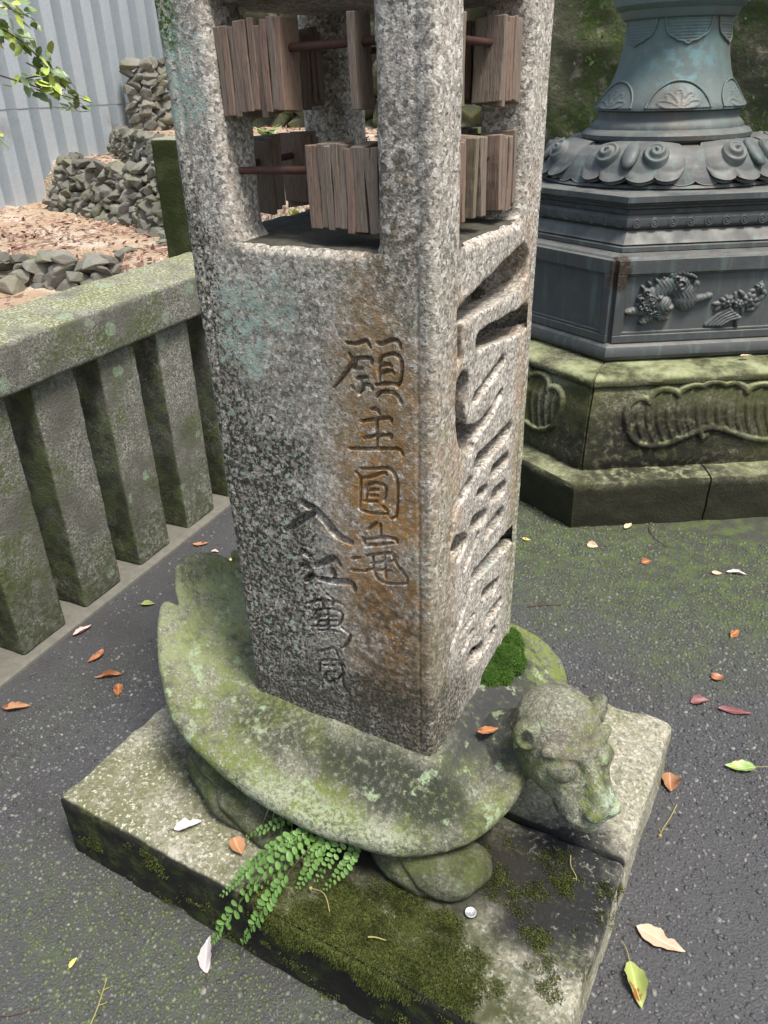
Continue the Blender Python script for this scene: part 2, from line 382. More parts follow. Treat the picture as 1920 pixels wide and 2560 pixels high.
def mat_fence():
    m = NT('fence_stone'); c = m.granite(200, .04, (.17, .168, .14), (.40, .39, .34), (.21, .205, .17))
    c = m.mix(m.mr(m.noise(6, 5, .6), .35, .65), c, (.125, .122, .10))
    gm = m.mul(m.mr(m.noise(4.5, 5, .65), .50, .66), m.mr(m.noise(70, 4, .7), .38, .58)); c = m.mix(m.mul(gm, .85), c, m.mix(m.noise(90, 3), (.045, .07, .012), (.12, .15, .03)))
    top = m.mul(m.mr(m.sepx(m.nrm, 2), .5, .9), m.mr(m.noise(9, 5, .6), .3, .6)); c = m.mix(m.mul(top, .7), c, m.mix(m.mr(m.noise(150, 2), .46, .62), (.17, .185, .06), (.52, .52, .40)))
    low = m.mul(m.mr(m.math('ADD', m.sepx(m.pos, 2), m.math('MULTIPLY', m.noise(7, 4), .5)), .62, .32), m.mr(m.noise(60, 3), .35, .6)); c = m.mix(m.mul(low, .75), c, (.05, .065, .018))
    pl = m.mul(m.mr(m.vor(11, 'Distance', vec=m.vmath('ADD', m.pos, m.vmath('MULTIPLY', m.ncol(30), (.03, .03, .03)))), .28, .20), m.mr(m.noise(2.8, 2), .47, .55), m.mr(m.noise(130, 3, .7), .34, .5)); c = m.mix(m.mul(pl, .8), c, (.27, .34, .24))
    sd = m.mul(m.mr(m.sepx(m.nrm, 1), -.6, -.9), m.mr(m.noise(7, 5, .65), .30, .52)); c = m.mix(m.mul(sd, .66), c, m.mix(m.mr(m.noise(16, 4), .42, .60), (.026, .030, .016), (.07, .10, .02)))  # moss on the post sides, darkened to paint shade into the gaps
    h = m.math('ADD', m.noise(90, 5, .72), m.math('MULTIPLY', m.noise(260, 3), .5))
    return m.done(c, .9, m.bump(h, .8, .006), .3)
def mat_mosspost():
    m = NT('mossy_post_stone'); c = m.mix(m.noise(60, 5, .7), (.018, .026, .008), (.075, .085, .04)); c = m.mix(m.mr(m.noise(12, 4), .4, .65), c, (.022, .030, .008))
    c = m.mix(m.mul(m.mr(m.sepx(m.nrm, 2), .5, .9), .8), c, (.33, .33, .24))
    return m.done(c, .92, m.bump(m.noise(110, 5, .7), .8, .006), .2)
def mat_ground():
    m = NT('washed_asphalt'); c = m.mix(m.noise(140, 4, .7), (.034, .034, .036), (.092, .091, .094))
    c = m.mix(m.mr(m.vor(210, 'Distance'), .32, .12, 0, .55), c, (.105, .104, .106))
    gm = m.math('MAXIMUM', m.stain((.42, 1.42, 0), (1.1, .62, 1), 5, .7, .6, 1.), m.math('MAXIMUM', m.stain((-.10, -.62, 0), (.50, .15, 1), 7, .6, .6, .4), m.stain((-.9, -.3, 0), (.1, .5, 1), 7, .7, .6, .2)))
    gm = m.mul(gm, m.mr(m.noise(46, 5, .75), .36, .60)); c = m.mix(gm, c, m.mix(m.mr(m.noise(17, 4), .42, .62), (.045, .052, .024), (.085, .125, .022)))
    br = m.mul(m.mr(m.noise(3.2, 4, .6, m.vmath('ADD', m.pos, (9, 4, 0))), .52, .68), .5); c = m.mix(br, c, (.05, .047, .042))
    h = m.math('ADD', m.noise(170, 4, .75), m.math('MULTIPLY', m.vor(190, 'Distance'), -.8))
    return m.done(c, m.mr(m.noise(9, 3), .35, .65, .52, .75), m.bump(h, .65, .004), .45)
def mat_pebble():
    m = NT('pebble_stone'); a = m.n('ShaderNodeAttribute'); a.attribute_name = 'tone'; r = a.outputs['Fac']
    c = m.ramp(r, [(0, (.035, .036, .040)), (.35, (.062, .063, .068)), (.62, (.098, .099, .102)), (.82, (.15, .149, .145)), (.93, (.20, .18, .15)), (1, (.34, .33, .31))])
    gm = m.math('MAXIMUM', m.stain((.42, 1.42, 0), (1.1, .62, 1), 5, .7, .6, .8), m.stain((-.10, -.62, 0), (.55, .20, 1), 7, .6, .6, .65))
    c = m.mix(m.mul(gm, m.mr(m.noise(60, 3, .7), .40, .54)), c, (.085, .12, .025))
    return m.done(c, .50, m.bump(m.noise(420, 2), .3, .002), .45)
def mat_soil():
    m = NT('sandy_soil'); c = m.mix(m.noise(11, 6, .7), (.38, .25, .16), (.58, .44, .32)); c = m.mix(m.mr(m.noise(3.1, 4, .6), .46, .66), c, (.62, .52, .41))
    lt = m.mul(m.mr(m.vor(46, 'Color'), .0, 1.), m.mr(m.noise(2.6, 4, .6, m.vmath('ADD', m.pos, (1, 1, 4))), .45, .6)); c = m.mix(m.mr(lt, .35, .6, 0, .85), c, m.mix(m.noise(60), (.10, .042, .035), (.32, .19, .14)))
    return m.done(c, .95, m.bump(m.math('ADD', m.noise(60, 5, .7), m.vor(50, 'Distance')), .9, .02), .15)
def mat_rock(name, a, b, mossy=.3):
    m = NT(name); oi = m.n('ShaderNodeObjectInfo'); c = m.mix(m.noise(14, 5, .65), a, b)
    c = m.mix(m.mr(oi.outputs['Random'], 0, 1, 0, .65), c, tuple(x * .45 for x in a)); c = m.mix(m.mul(m.mr(m.noise(6, 4, .6), .48, .64), mossy), c, (.13, .14, .05))
    return m.done(c, .88, m.bump(m.noise(50, 5, .7), .7, .01), .25)
def mat_metal_sheet():
    m = NT('galvanised_sheet'); w = m.vmath('MULTIPLY', m.pos, (1, 5, .35))
    c = m.mix(m.noise(6, 4, .6, w), (.38, .43, .47), (.50, .55, .59)); sp = m.sepx(m.vor(70, 'Color'), 0); c = m.mix(.12, c, m.mix(sp, (.25, .3, .33), (.6, .64, .67)))
    c = m.mix(m.mr(m.noise(2.2, 5, .7), .58, .74, 0, .5), c, (.22, .21, .19))
    return m.done(c, .52, m.bump(m.noise(5, 2), .1, .01), .5, Metallic=.25)
def mat_bronze():
    m = NT('weathered_bronze'); c = m.mix(m.noise(7, 5, .6), (.040, .046, .048), (.105, .110, .112))
    up = m.mr(m.sepx(m.nrm, 2), .25, .85); c = m.mix(m.mul(up, m.mr(m.noise(10, 4), .25, .6), .75), c, m.mix(m.noise(30, 4), (.13, .125, .115), (.21, .20, .175)))
    hi = m.mr(m.math('ADD', m.sepx(m.pos, 2), m.math('MULTIPLY', m.noise(4, 4), .5)), 1.35, 1.95); c = m.mix(m.mul(hi, .85), c, m.mix(m.noise(9, 5), (.085, .15, .145), (.17, .22, .205)))
    bl = m.mul(m.stain((.03, 2.17, 1.48), (.12, .2, .09), 12, .8, .5, .9), m.mr(m.noise(25, 4), .46, .66)); c = m.mix(bl, c, (.13, .23, .25))
    w = m.vmath('MULTIPLY', m.pos, (1, 1, .12)); st = m.mr(m.noise(26, 4, .6, w), .5, .68); c = m.mix(m.mul(st, .45), c, (.13, .18, .165))
    rst = m.mul(m.mr(m.noise(5, 4, .6, m.vmath('ADD', m.pos, (4, 0, 2))), .56, .7), .5); c = m.mix(rst, c, (.13, .105, .085))
    pt = m.mul(m.stain((.022, 1.675, .845), (.038, .06, .06), 26, .5, .2, 1), m.mr(m.noise(70, 4), .3, .5)); c = m.mix(pt, c, (.045, .028, .02))
    return m.done(c, m.mr(m.noise(16, 4), .3, .7, .50, .72), m.bump(m.noise(70, 4, .6), .3, .004), .4, Metallic=.12)
def mat_plinth():
    m = NT('plinth_stone'); c = m.granite(120, .03, (.10, .098, .062), (.24, .23, .16), (.13, .12, .075))
    c = m.mix(m.mr(m.noise(5, 5, .65), .32, .6), c, m.mix(m.noise(60, 4), (.026, .030, .011), (.095, .098, .042)))
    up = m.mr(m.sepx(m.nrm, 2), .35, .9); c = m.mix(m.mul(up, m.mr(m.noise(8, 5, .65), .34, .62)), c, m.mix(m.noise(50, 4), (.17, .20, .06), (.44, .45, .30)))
    bk = m.mul(m.stain((.20, 1.60, .26), (.36, .3, .15), 7, .6, .5, .95), m.mr(m.noise(40, 4), .3, .55)); c = m.mix(bk, c, (.022, .020, .015))
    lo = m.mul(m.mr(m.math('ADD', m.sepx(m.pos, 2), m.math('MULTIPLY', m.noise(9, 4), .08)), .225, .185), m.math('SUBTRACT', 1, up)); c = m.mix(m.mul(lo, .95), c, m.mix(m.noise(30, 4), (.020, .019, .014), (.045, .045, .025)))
    return m.done(c, .88, m.bump(m.math('ADD', m.noise(70, 5, .72), m.math('MULTIPLY', m.noise(220, 3), .4)), .8, .008), .25)
def mat_backwall():
    m = NT('mossy_wall'); w = m.vmath('MULTIPLY', m.pos, (1, 1, .4)); c = m.mix(m.noise(5, 6, .7, w), (.045, .048, .028), (.19, .185, .125))
    g = m.mr(m.noise(3, 5, .65), .42, .62); c = m.mix(m.mul(g, m.mr(m.noise(40, 4, .7), .3, .6)), c, (.075, .11, .025)); c = m.mix(m.mul(m.mr(m.noise(11, 5, .7), .54, .66), .9), c, (.27, .245, .185))
    return m.done(c, .95, m.bump(m.noise(24, 6, .7), 1., .03), .15)
def mat_wood():
    m = NT('weathered_wood'); oi = m.n('ShaderNodeObjectInfo'); rnd = oi.outputs['Random']
    w = m.vmath('ADD', m.vmath('MULTIPLY', m.pos, (1, 1, .06)), m.vmath('MULTIPLY', rnd, (5, 3, 1)))
    g = m.noise(420, 3, .6, w); c = m.mix(g, (.085, .070, .056), (.33, .285, .23))
    c = m.mix(m.mr(rnd, .1, .9, .25, .9), c, m.mix(g, (.14, .082, .060), (.36, .245, .19)))
    c = m.mix(m.mul(m.mr(m.noise(22, 4, .6, w), .54, .68), .4), c, (.20, .19, .10))
    c = m.mix(m.mr(m.noise(900, 2, .5, w), .56, .70, 0, .6), c, (.055, .042, .032))
    return m.done(c, .85, m.bump(g, .7, .002), .2)
def mat_simple(name, col, rough=.7, spec=.3, var=.25, ns=60, **kw):
    m = NT(name); c = m.mix(m.noise(ns, 4, .65), tuple(x * (1 - var) for x in col), tuple(min(1, x * (1 + var)) for x in col))
    return m.done(c, rough, m.bump(m.noise(ns * 3, 3), .3, .002), spec, **kw)
def mat_leaf(name, a, b, trans=.0, rough=.42, spot=None, veins=True):
    m = NT(name); oi = m.n('ShaderNodeObjectInfo'); tc = m.n('ShaderNodeTexCoord'); o = tc.outputs['Object']
    c = m.mix(m.noise(55, 4, .6), a, b); c = m.mix(m.mr(oi.outputs['Random'], 0, 1, 0, .5), c, tuple(x * .6 for x in a))
    if spot: c = m.mix(m.mr(m.noise(38, 3, .6), .53, .62), c, spot)
    if veins: c = m.mix(m.mr(m.math('ABSOLUTE', m.sepx(o, 1)), .0011, .0004, 0, .45), c, tuple(min(1, x * 1.7 + .05) for x in b))
    m.done(c, rough, m.bump(m.noise(160, 3), .35, .002), .4)
    if trans: m.set(m.b.inputs['Transmission Weight'], 0.0); m.set(m.b.inputs['Subsurface Weight'], trans); m.set(m.b.inputs['Subsurface Radius'], (.006, .008, .003)); m.set(m.b.inputs['Subsurface Scale'], 1.)
    return m.mat
def mat_moss(name, a, b):
    m = NT(name); at = m.n('ShaderNodeAttribute'); at.attribute_name = 'tone'
    c = m.mix(at.outputs['Fac'], a, b); c = m.mix(m.mul(m.mr(m.noise(18, 4), .45, .65), .6), c, tuple(x * .45 for x in a))
    return m.done(c, .8, None, .15)

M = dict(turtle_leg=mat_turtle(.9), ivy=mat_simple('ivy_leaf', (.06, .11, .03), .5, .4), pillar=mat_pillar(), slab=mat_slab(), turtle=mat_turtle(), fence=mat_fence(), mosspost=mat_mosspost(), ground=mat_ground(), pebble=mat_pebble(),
         soil=mat_soil(), rock=mat_rock('terrace_rock', (.15, .15, .135), (.30, .285, .235), .35), rock_pale=mat_rock('pale_boulder', (.30, .28, .20), (.46, .43, .33), .4),
         rubble=mat_rock('mossy_rubble', (.075, .08, .05), (.17, .17, .12), .7), sheet=mat_metal_sheet(), bronze=mat_bronze(), plinth=mat_plinth(), backwall=mat_backwall(), wood=mat_wood(),
         iron=mat_simple('rusty_iron', (.085, .042, .032), .65, .3, .5, 90, Metallic=.2), aluminium=mat_simple('worn_aluminium', (.70, .71, .72), .38, .5, .1, 500, Metallic=.7),
         kerb=mat_simple('kerb_stone', (.155, .15, .125), .85, .3, .45, 40), bark=mat_simple('branch_bark', (.10, .08, .06), .9, .2, .3, 120),
         moss=mat_moss('slab_moss', (.030, .037, .010), (.185, .215, .055)), cushion=mat_moss('cushion_moss', (.035, .080, .012), (.15, .28, .05)),
         fern=mat_leaf('fern_leaf', (.085, .195, .04), (.20, .34, .09), .12, .45, None, False), fern_dark=mat_leaf('fern_stem', (.06, .05, .02), (.10, .09, .03), 0, .6, None, False),
         leaf_orange=mat_leaf('leaf_orange', (.31, .11, .045), (.46, .21, .085), .05, .42, (.20, .075, .035)), leaf_brown=mat_leaf('leaf_brown', (.34, .16, .075), (.52, .29, .16), .05, .5, (.17, .06, .03)),
         leaf_tan=mat_leaf('leaf_tan', (.55, .37, .24), (.72, .55, .40), .05, .6), leaf_pale=mat_leaf('leaf_pale', (.60, .52, .52), (.76, .69, .68), .05, .6), leaf_pink=mat_leaf('leaf_pink', (.55, .34, .30), (.72, .52, .46), .05, .5),
         leaf_purple=mat_leaf('leaf_purple', (.20, .07, .075), (.33, .14, .14), .05, .45), leaf_green=mat_leaf('leaf_green', (.20, .33, .08), (.38, .50, .18), .1, .38, (.34, .36, .10)),
         leaf_halfgreen=mat_leaf('leaf_halfgreen', (.24, .32, .09), (.42, .44, .15), .1, .38, (.25, .105, .03)),
         leaf_yellow=mat_leaf('leaf_yellow', (.50, .42, .10), (.62, .55, .18), .1), twig=mat_simple('twig', (.30, .27, .10), .8, .2), twig_dark=mat_simple('dark_twig', (.10, .06, .045), .8, .2),
         tree_leaf=mat_leaf('tree_leaf', (.10, .17, .06), (.30, .38, .18), .1, .35, None, False), tree_leaf_lit=mat_leaf('yellowgreen_sunlit_leaf', (.36, .48, .07), (.58, .66, .16), .2, .4, None, False),  # second leaf tone has sunlight painted in as brighter yellow-green
         bush=mat_leaf('bush_leaf', (.16, .28, .08), (.34, .46, .18), .1, .4, None, False))

# ------------------------------------------------------------------ ground
V = [(-30, -30, 0), (30, -30, 0), (30, 30, 0), (-30, 30, 0)]
tag(obj('ground', V, [(0, 1, 2, 3)], M['ground'], smooth=False), kind='structure', label='dark washed-pebble asphalt pavement with green algae')

SLAB_C = (.010, -.078); SLAB_H = (.537, .408); SLAB_ROT = math.radians(-.93); SLAB_Z = .16
FK = np.array([-1.17, .35, 0.]); FT = np.array([-.0861, .9963, 0]); FN = np.array([.9963, .0861, 0])
FR = np.stack([FN, FT, np.array([0, 0, 1.])], 1)      # fence frame: columns n, t, z
def fpt(n, t, z): return FK + FN * n + FT * t + np.array([0, 0, z])
LC = np.array([-.0217, 2.3476]); LA0 = math.radians(-87.6)

def build_pebbles():
    sp = .0092; xs = np.arange(-1.2, 1.55, sp); ys = np.arange(-1.15, 1.5, sp)
    X, Y = np.meshgrid(xs, ys, indexing='ij'); P = np.stack([X.ravel(), Y.ravel()], 1) + RNG.uniform(-.5, .5, (X.size, 2)) * sp
    P3 = np.concatenate([P, np.zeros((len(P), 1))], 1)
    keep = RNG.random(len(P)) < np.clip(.50 + .9 * fbm(P3, 2.3, 3, 5) + .5 * np.clip((P[:, 0] + .5) * 1.2, -.6, .6) + .25 * (P[:, 1] < -.4), .10, .95)
    q = (P - np.array(SLAB_C)) @ rotz(SLAB_ROT)[:2, :2]
    keep &= ~((np.abs(q[:, 0]) < SLAB_H[0] - .01) & (np.abs(q[:, 1]) < SLAB_H[1] - .01))
    keep &= ((P - FK[:2]) @ FN[:2] > .006)
    d = P - LC; a = (np.arctan2(d[:, 1], d[:, 0]) - LA0) % (math.pi / 3) - math.pi / 6
    keep &= np.linalg.norm(d, axis=1) * np.cos(a) > 1.0 * math.cos(math.pi / 6) - .01
    # well outside the picture on the near side there is nothing to see
    fwd = np.array([-math.sin(CAM_YAW), math.cos(CAM_YAW)]); keep &= ((P - np.array(CAM_LOC[:2])) @ fwd > .55)
    P = P[keep]; n = len(P)
    k = 6; ang = np.arange(k) * 2 * math.pi / k
    prof = np.concatenate([[[0, 0, 1.0]], np.stack([np.cos(ang) * .72, np.sin(ang) * .72, np.full(k, .72)], 1), np.stack([np.cos(ang + .3), np.sin(ang + .3), np.full(k, -.25)], 1)])
    m = len(prof); r = .0036 * np.exp(RNG.normal(0, .34, n)); r = np.clip(r, .0016, .0078); asp = RNG.uniform(.5, .95, n); rot = RNG.uniform(0, 6.28, n); hz = r * RNG.uniform(.30, .65, n)
    L = prof[None] * (1 + RNG.normal(0, .10, (n, m, 1))); L = L * np.stack([r, r * asp, hz], 1)[:, None]
    c, s = np.cos(rot)[:, None], np.sin(rot)[:, None]; W = np.stack([L[..., 0] * c - L[..., 1] * s, L[..., 0] * s + L[..., 1] * c, L[..., 2]], -1)
    tilt = RNG.normal(0, .18, (n, 2)); W[..., 2] += W[..., 0] * tilt[:, :1] + W[..., 1] * tilt[:, 1:]
    W += np.concatenate([P, np.full((n, 1), .0006)], 1)[:, None]
    F = []
    for i in range(k): j = (i + 1) % k; F += [(0, 1 + i, 1 + j), (1 + i, 1 + k + i, 1 + j), (1 + j, 1 + k + i, 1 + k + j)]
    F = np.array(F)[None] + (np.arange(n) * m)[:, None, None]
    o = obj('pebbles', W.reshape(-1, 3), F.reshape(-1, 3), M['pebble'])
    at = o.data.attributes.new('tone', 'FLOAT', 'POINT'); at.data.foreach_set('value', np.repeat(np.clip(RNG.beta(1.6, 2.1, n), 0, 1), m).astype(np.float32))
    tag(o, 'small grey and pale pebbles set in the dark pavement', 'pebbles', kind='stuff')
build_pebbles()

# ------------------------------------------------------------------ kerb and stone fence
kc = fpt(-.15, .1, -.06); V, F = rbox(kc, (.15, 2.6, .072), .006, .03, .0015, 20, 3, FR)
tag(obj('kerb', V, F, M['kerb'], base=(kc[0], kc[1], 0)), kind='structure', label='low grey stone kerb under the stone fence')
fence = empty('stone_fence', fpt(-.1, .1, .012), 'weathered mossy granite fence with square posts under a thick top rail', 'fence')
for i, (t0, t1) in enumerate(((-.685, -.53), (-.418, -.261), (-.161, -.007), (.103, .254), (.375, .534), (.645, .80))):
    t0 -= .014; w = (t1 - t0) / 2; c = fpt(-.033 - .064, (t0 + t1) / 2, .012 + .375)
    V, F = rbox(c, (.064, w, .378), .011, .022, .0035, 30, 11 + i, FR, chip=.004)
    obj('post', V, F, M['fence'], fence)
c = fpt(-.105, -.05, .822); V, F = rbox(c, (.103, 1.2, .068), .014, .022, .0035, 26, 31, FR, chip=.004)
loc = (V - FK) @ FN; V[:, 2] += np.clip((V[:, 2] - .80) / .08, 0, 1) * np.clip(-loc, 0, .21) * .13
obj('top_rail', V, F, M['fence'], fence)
c = np.array([-1.47, 1.22, .655]); V, F = rbox(c, (.085, .085, .64), .012, .025, .004, 22, 51, rotz(math.radians(24)), chip=.004)
tag(obj('mossy_post', V, F, M['mosspost'], base=(c[0], c[1], 0)), 'taller square post covered in dark green moss behind the fence rail', 'stone post')

# ------------------------------------------------------------------ terraces beyond the fence
L1 = np.array([(-4.9, .9), (-3.05, 1.48), (-2.48, 1.68), (-2.28, 1.50), (-1.2, 1.40)])
L2 = np.array([(-4.9, 3.15), (-4.2, 2.92), (-3.5, 2.68), (-3.1, 2.55), (-2.45, 2.15), (-1.2, 1.6)])
L3 = np.array([(-4.9, 4.05), (-4.67, 3.88), (-3.72, 3.18), (-3.0, 2.68), (-2.3, 2.3), (-1.2, 2.1)])
def terr(x, y):
    st = lambda d, w: np.clip(d / w + .5, 0, 1)
    z = .36 + .12 * np.clip((y - .3) / 1.2, 0, 1) + .12 * np.clip((-1.6 - x) / 1.5, 0, 1)
    d1 = y - np.interp(x, L1[:, 0], L1[:, 1]); d2 = y - np.interp(x, L2[:, 0], L2[:, 1]); d3 = y - np.interp(x, L3[:, 0], L3[:, 1])
    z = z + st(d1 - .08, .10) * (.735 - z)
    z = z + st(d2 - .16, .16) * (1.005 - .735); z = z + st(d3 - .10, .12) * (1.155 - 1.005)
    return z
xs = np.linspace(-4.75, -1.36, 150); ys = np.linspace(-1.2, 4.75, 230); X, Y = np.meshgrid(xs, ys, indexing='ij'); P = np.stack([X.ravel(), Y.ravel(), np.zeros(X.size)], 1)
P[:, 2] = terr(P[:, 0], P[:, 1]) + fbm(P, 6, 3, 4) * .022
tag(obj('earth_terrace', P, grid_faces(150, 230), M['soil']), kind='structure', label='sandy terraced earth bank strewn with dry leaf litter')

ys = np.linspace(1.22, 4.6, 140); rows = []
for k, (x, dz) in enumerate(((-1.27, None), (-1.275, 0.), (-1.285, .03), (-1.30, .04), (-1.37, .04), (-1.385, .02), (-1.39, None))):
    zt = terr(np.full(140, -1.37), ys); z = np.full(140, -.05) if dz is None else zt + dz; rows.append(np.stack([np.full(140, x), ys, z], 1))
mid_ = [rows[0] + (rows[1] - rows[0]) * t for t in np.linspace(.05, .95, 22)]; P = np.concatenate([rows[0]] + mid_ + rows[1:]); P[:, 0] += fbm(P, 7, 4, 66) * .02
nr_ = len(P) // 140; ends = [tuple(i * 140 for i in range(nr_)), tuple(i * 140 + 139 for i in range(nr_))[::-1]]
tag(obj('bank_wall', P, [tuple(f) for f in grid_faces(nr_, 140)] + ends, M['backwall'], base=(-1.33, 2.9, 0)), 'low mossy wall holding the earth bank left of the lantern', 'wall')
def rock_mesh(seed, n=19, flat=.75):
    r = np.random.default_rng(seed); bm = bmesh.new()
    p = r.normal(0, 1, (n, 3)); p /= np.linalg.norm(p, axis=1, keepdims=True); p *= r.uniform(.78, 1.05, (n, 1)); p *= (.62, .5, .5 * flat)
    for q in p: bm.verts.new(q)
    bmesh.ops.convex_hull(bm, input=bm.verts); bmesh.ops.delete(bm, geom=[v for v in bm.verts if not v.link_faces], context='VERTS')
    bmesh.ops.bevel(bm, geom=list(bm.edges), offset=.05, segments=1, affect='EDGES', clamp_overlap=True)
    me = bpy.data.meshes.new('stone'); bm.to_mesh(me); bm.free(); return me
ROCKS = [rock_mesh(100 + i) for i in range(9)]
def rock_set(mat):
    out = []
    for r in ROCKS: q = r.copy(); q.materials.append(mat); out.append(q)
    return out
RK = rock_set(M['rock']); RKP = rock_set(M['rock_pale']); RKM = rock_set(M['rubble'])
def stone_wall(name, label, line, z0, z1, size, rowh, batter, meshes, seed, top=None, big=None):
    r = random.Random(seed); line = np.asarray(line, float); seg = np.linalg.norm(np.diff(line, axis=0), axis=1); cum = np.concatenate([[0], np.cumsum(seg)]); tot = cum[-1]
    c = line.mean(0); root = empty(name, (c[0], c[1], z0), label, 'stone wall'); n = max(1, int(round((z1 - z0) / rowh)))
    for k in range(n):
        s = -r.random() * size * .5
        while s < tot:
            ln = size * r.uniform(.65, 1.4); m = min(max(s + ln / 2, 0), tot - 1e-6); i = int(np.searchsorted(cum, m) - 1); i = min(max(i, 0), len(seg) - 1)
            u = (m - cum[i]) / seg[i]; p = line[i] + (line[i + 1] - line[i]) * u; d = (line[i + 1] - line[i]) / seg[i]; nrm = np.array([-d[1], d[0]])
            z = z0 + (k + .5) * rowh + r.uniform(-.25, .25) * rowh; off = batter * (z - z0) / (z1 - z0) + r.uniform(-.12, .15) * size
            q = p + nrm * off; sc_ = (ln * r.uniform(.95, 1.25), size * r.uniform(1.0, 1.5), rowh * r.uniform(2.0, 3.2))
            Mx = Matrix.Translation((q[0], q[1], z)) @ Matrix.Rotation(math.atan2(d[1], d[0]) + r.uniform(-.5, .5), 4, 'Z') @ Matrix.Rotation(r.uniform(-.45, .45), 4, 'Y') @ Matrix.Rotation(r.uniform(-.5, .5), 4, 'X') @ Matrix.Diagonal((*sc_, 1))
            inst('stone', r.choice(meshes), Mx, root); s += ln
    return root
stone_wall('dry_stone_wall', 'low dry stone wall of small dark stones nearest the fence', [(-3.55, 1.32), (-3.05, 1.48), (-2.75, 1.59), (-2.52, 1.67), (-2.44, 1.80)], .48, .745, .105, .042, .06, RK, 3)
for i, (x, y, z, s) in enumerate(((-3.12, 1.36, .57, .22), (-2.88, 1.36, .50, .20), (-2.98, 1.48, .60, .17), (-3.25, 1.38, .66, .17), (-2.68, 1.50, .53, .14), (-2.62, 1.42, .47, .16), (-2.45, 1.55, .52, .13))):
    r = random.Random(60 + i); lb = ('big pale boulder lowest at the foot of the near stone wall', 'pale lichened boulder lying in front of the near stone wall', 'flat brownish slab of rock set low in the near stone wall',
          'upright pale boulder at the left end of the near stone wall', 'grey rock at the foot of the near stone wall', 'rounded grey rock lowest beside the fence rail', 'small grey rock at the right end of the near stone wall')[i]
    o = inst('boulder', RKP[i % 9] if i != 4 else RK[2], Matrix.Translation((x, y, z)) @ Matrix.Rotation(r.random() * 3, 4, 'Z') @ Matrix.Rotation(r.uniform(-.4, .4), 4, 'X') @ Matrix.Diagonal((s * 1.3, s, s * 1.1, 1)))
    tag(o, lb, 'boulder', 'boulders in front of the near stone wall')
stone_wall('dry_stone_wall', 'long dry stone wall curving across the middle terrace', [(-4.45, 3.18), (-4.28, 2.88), (-3.9, 2.74), (-3.5, 2.62), (-3.1, 2.48), (-2.75, 2.28), (-2.4, 2.05), (-2.0, 1.85)], .70, 1.03, .105, .043, .16, RK, 5)
stone_wall('dry_stone_wall', 'short dry stone wall of the upper terrace below the steel sheets', [(-4.55, 3.95), (-4.5, 3.78), (-4.1, 3.48), (-3.72, 3.18), (-3.35, 2.92), (-3.0, 2.66), (-2.6, 2.45)], .98, 1.185, .105, .042, .06, RK, 6)
stone_wall('stone_stack', 'tall narrow stack of grey stones standing against the steel sheet wall', [(-4.47, 4.05), (-4.36, 4.12), (-4.28, 4.5), (-4.2, 4.9)], 1.08, 1.66, .115, .048, .03, RK, 8)

# ------------------------------------------------------------------ corrugated steel hoarding
hoard = empty('steel_hoarding', (-4.6, 2.9, .6), 'tall pale grey corrugated steel sheet hoarding behind the stone terraces', 'steel wall')
def sheet(z0, z1, xo):
    pitch = .19; prof = []
    y = .6
    while y < 5.2:
        prof += [(y, 0), (y + .092, 0), (y + .100, -.085), (y + .160, -.085), (y + .184, 0)]; y += pitch
    P = []
    for z in (z0, z1):
        P += [(-4.60 + xo + p[1], p[0] - .0, z) for p in prof]
    n = len(prof); return P, [(i, i + 1, n + i + 1, n + i) for i in range(n - 1)]
for z0, z1, xo in ((.55, 1.37, 0), (1.355, 2.75, .004)):
    V, F = sheet(z0, z1, xo); obj('steel_sheet', V, F, M['sheet'], hoard, smooth=False)

# ------------------------------------------------------------------ mossy wall behind the lantern, rubble wall left of it
xs = np.linspace(-1.45, 6, 220); zs = np.linspace(-.1, 3.2, 110); X, Z = np.meshgrid(xs, zs, indexing='ij'); P = np.stack([X.ravel(), np.full(X.size, 4.25), Z.ravel()], 1)
P[:, 1] += fbm(P, 5, 5, 77) * .06 + fbm(P, 1.1, 2, 78) * .08
front = P.copy(); back = P.copy(); back[:, 1] = 4.7
n = len(P); Fq = grid_faces(220, 110, flip=False); Fa = np.concatenate([Fq, Fq[:, ::-1] + n])
rim = [i * 110 + 109 for i in range(220)]; cap = [(rim[i], rim[i] + n, rim[i + 1] + n, rim[i + 1]) for i in range(219)]; lft = [(j, j + n, j + 1 + n, j + 1) for j in range(109)]
tag(obj('retaining_wall', np.concatenate([front, back]), np.concatenate([Fa, np.array(cap)[:, ::-1], np.array(lft)]), M['backwall'], base=(0, 4.3, 0)), 'dark damp retaining wall overgrown with moss behind the bronze lantern', 'wall')
rw = stone_wall('rubble_wall', 'mossy rubble wall seen through the openings of the pillar', [(-4.7, 4.75), (-3.6, 4.62), (-2.6, 4.5), (-1.5, 4.4)], .75, 2.3, .26, .17, .05, RKM, 9)
V, F = rbox((-3.1, 4.78, 1.1), (1.75, .12, 1.25), .02, .2, .01); obj('wall_core', V, F, M['backwall'], rw)

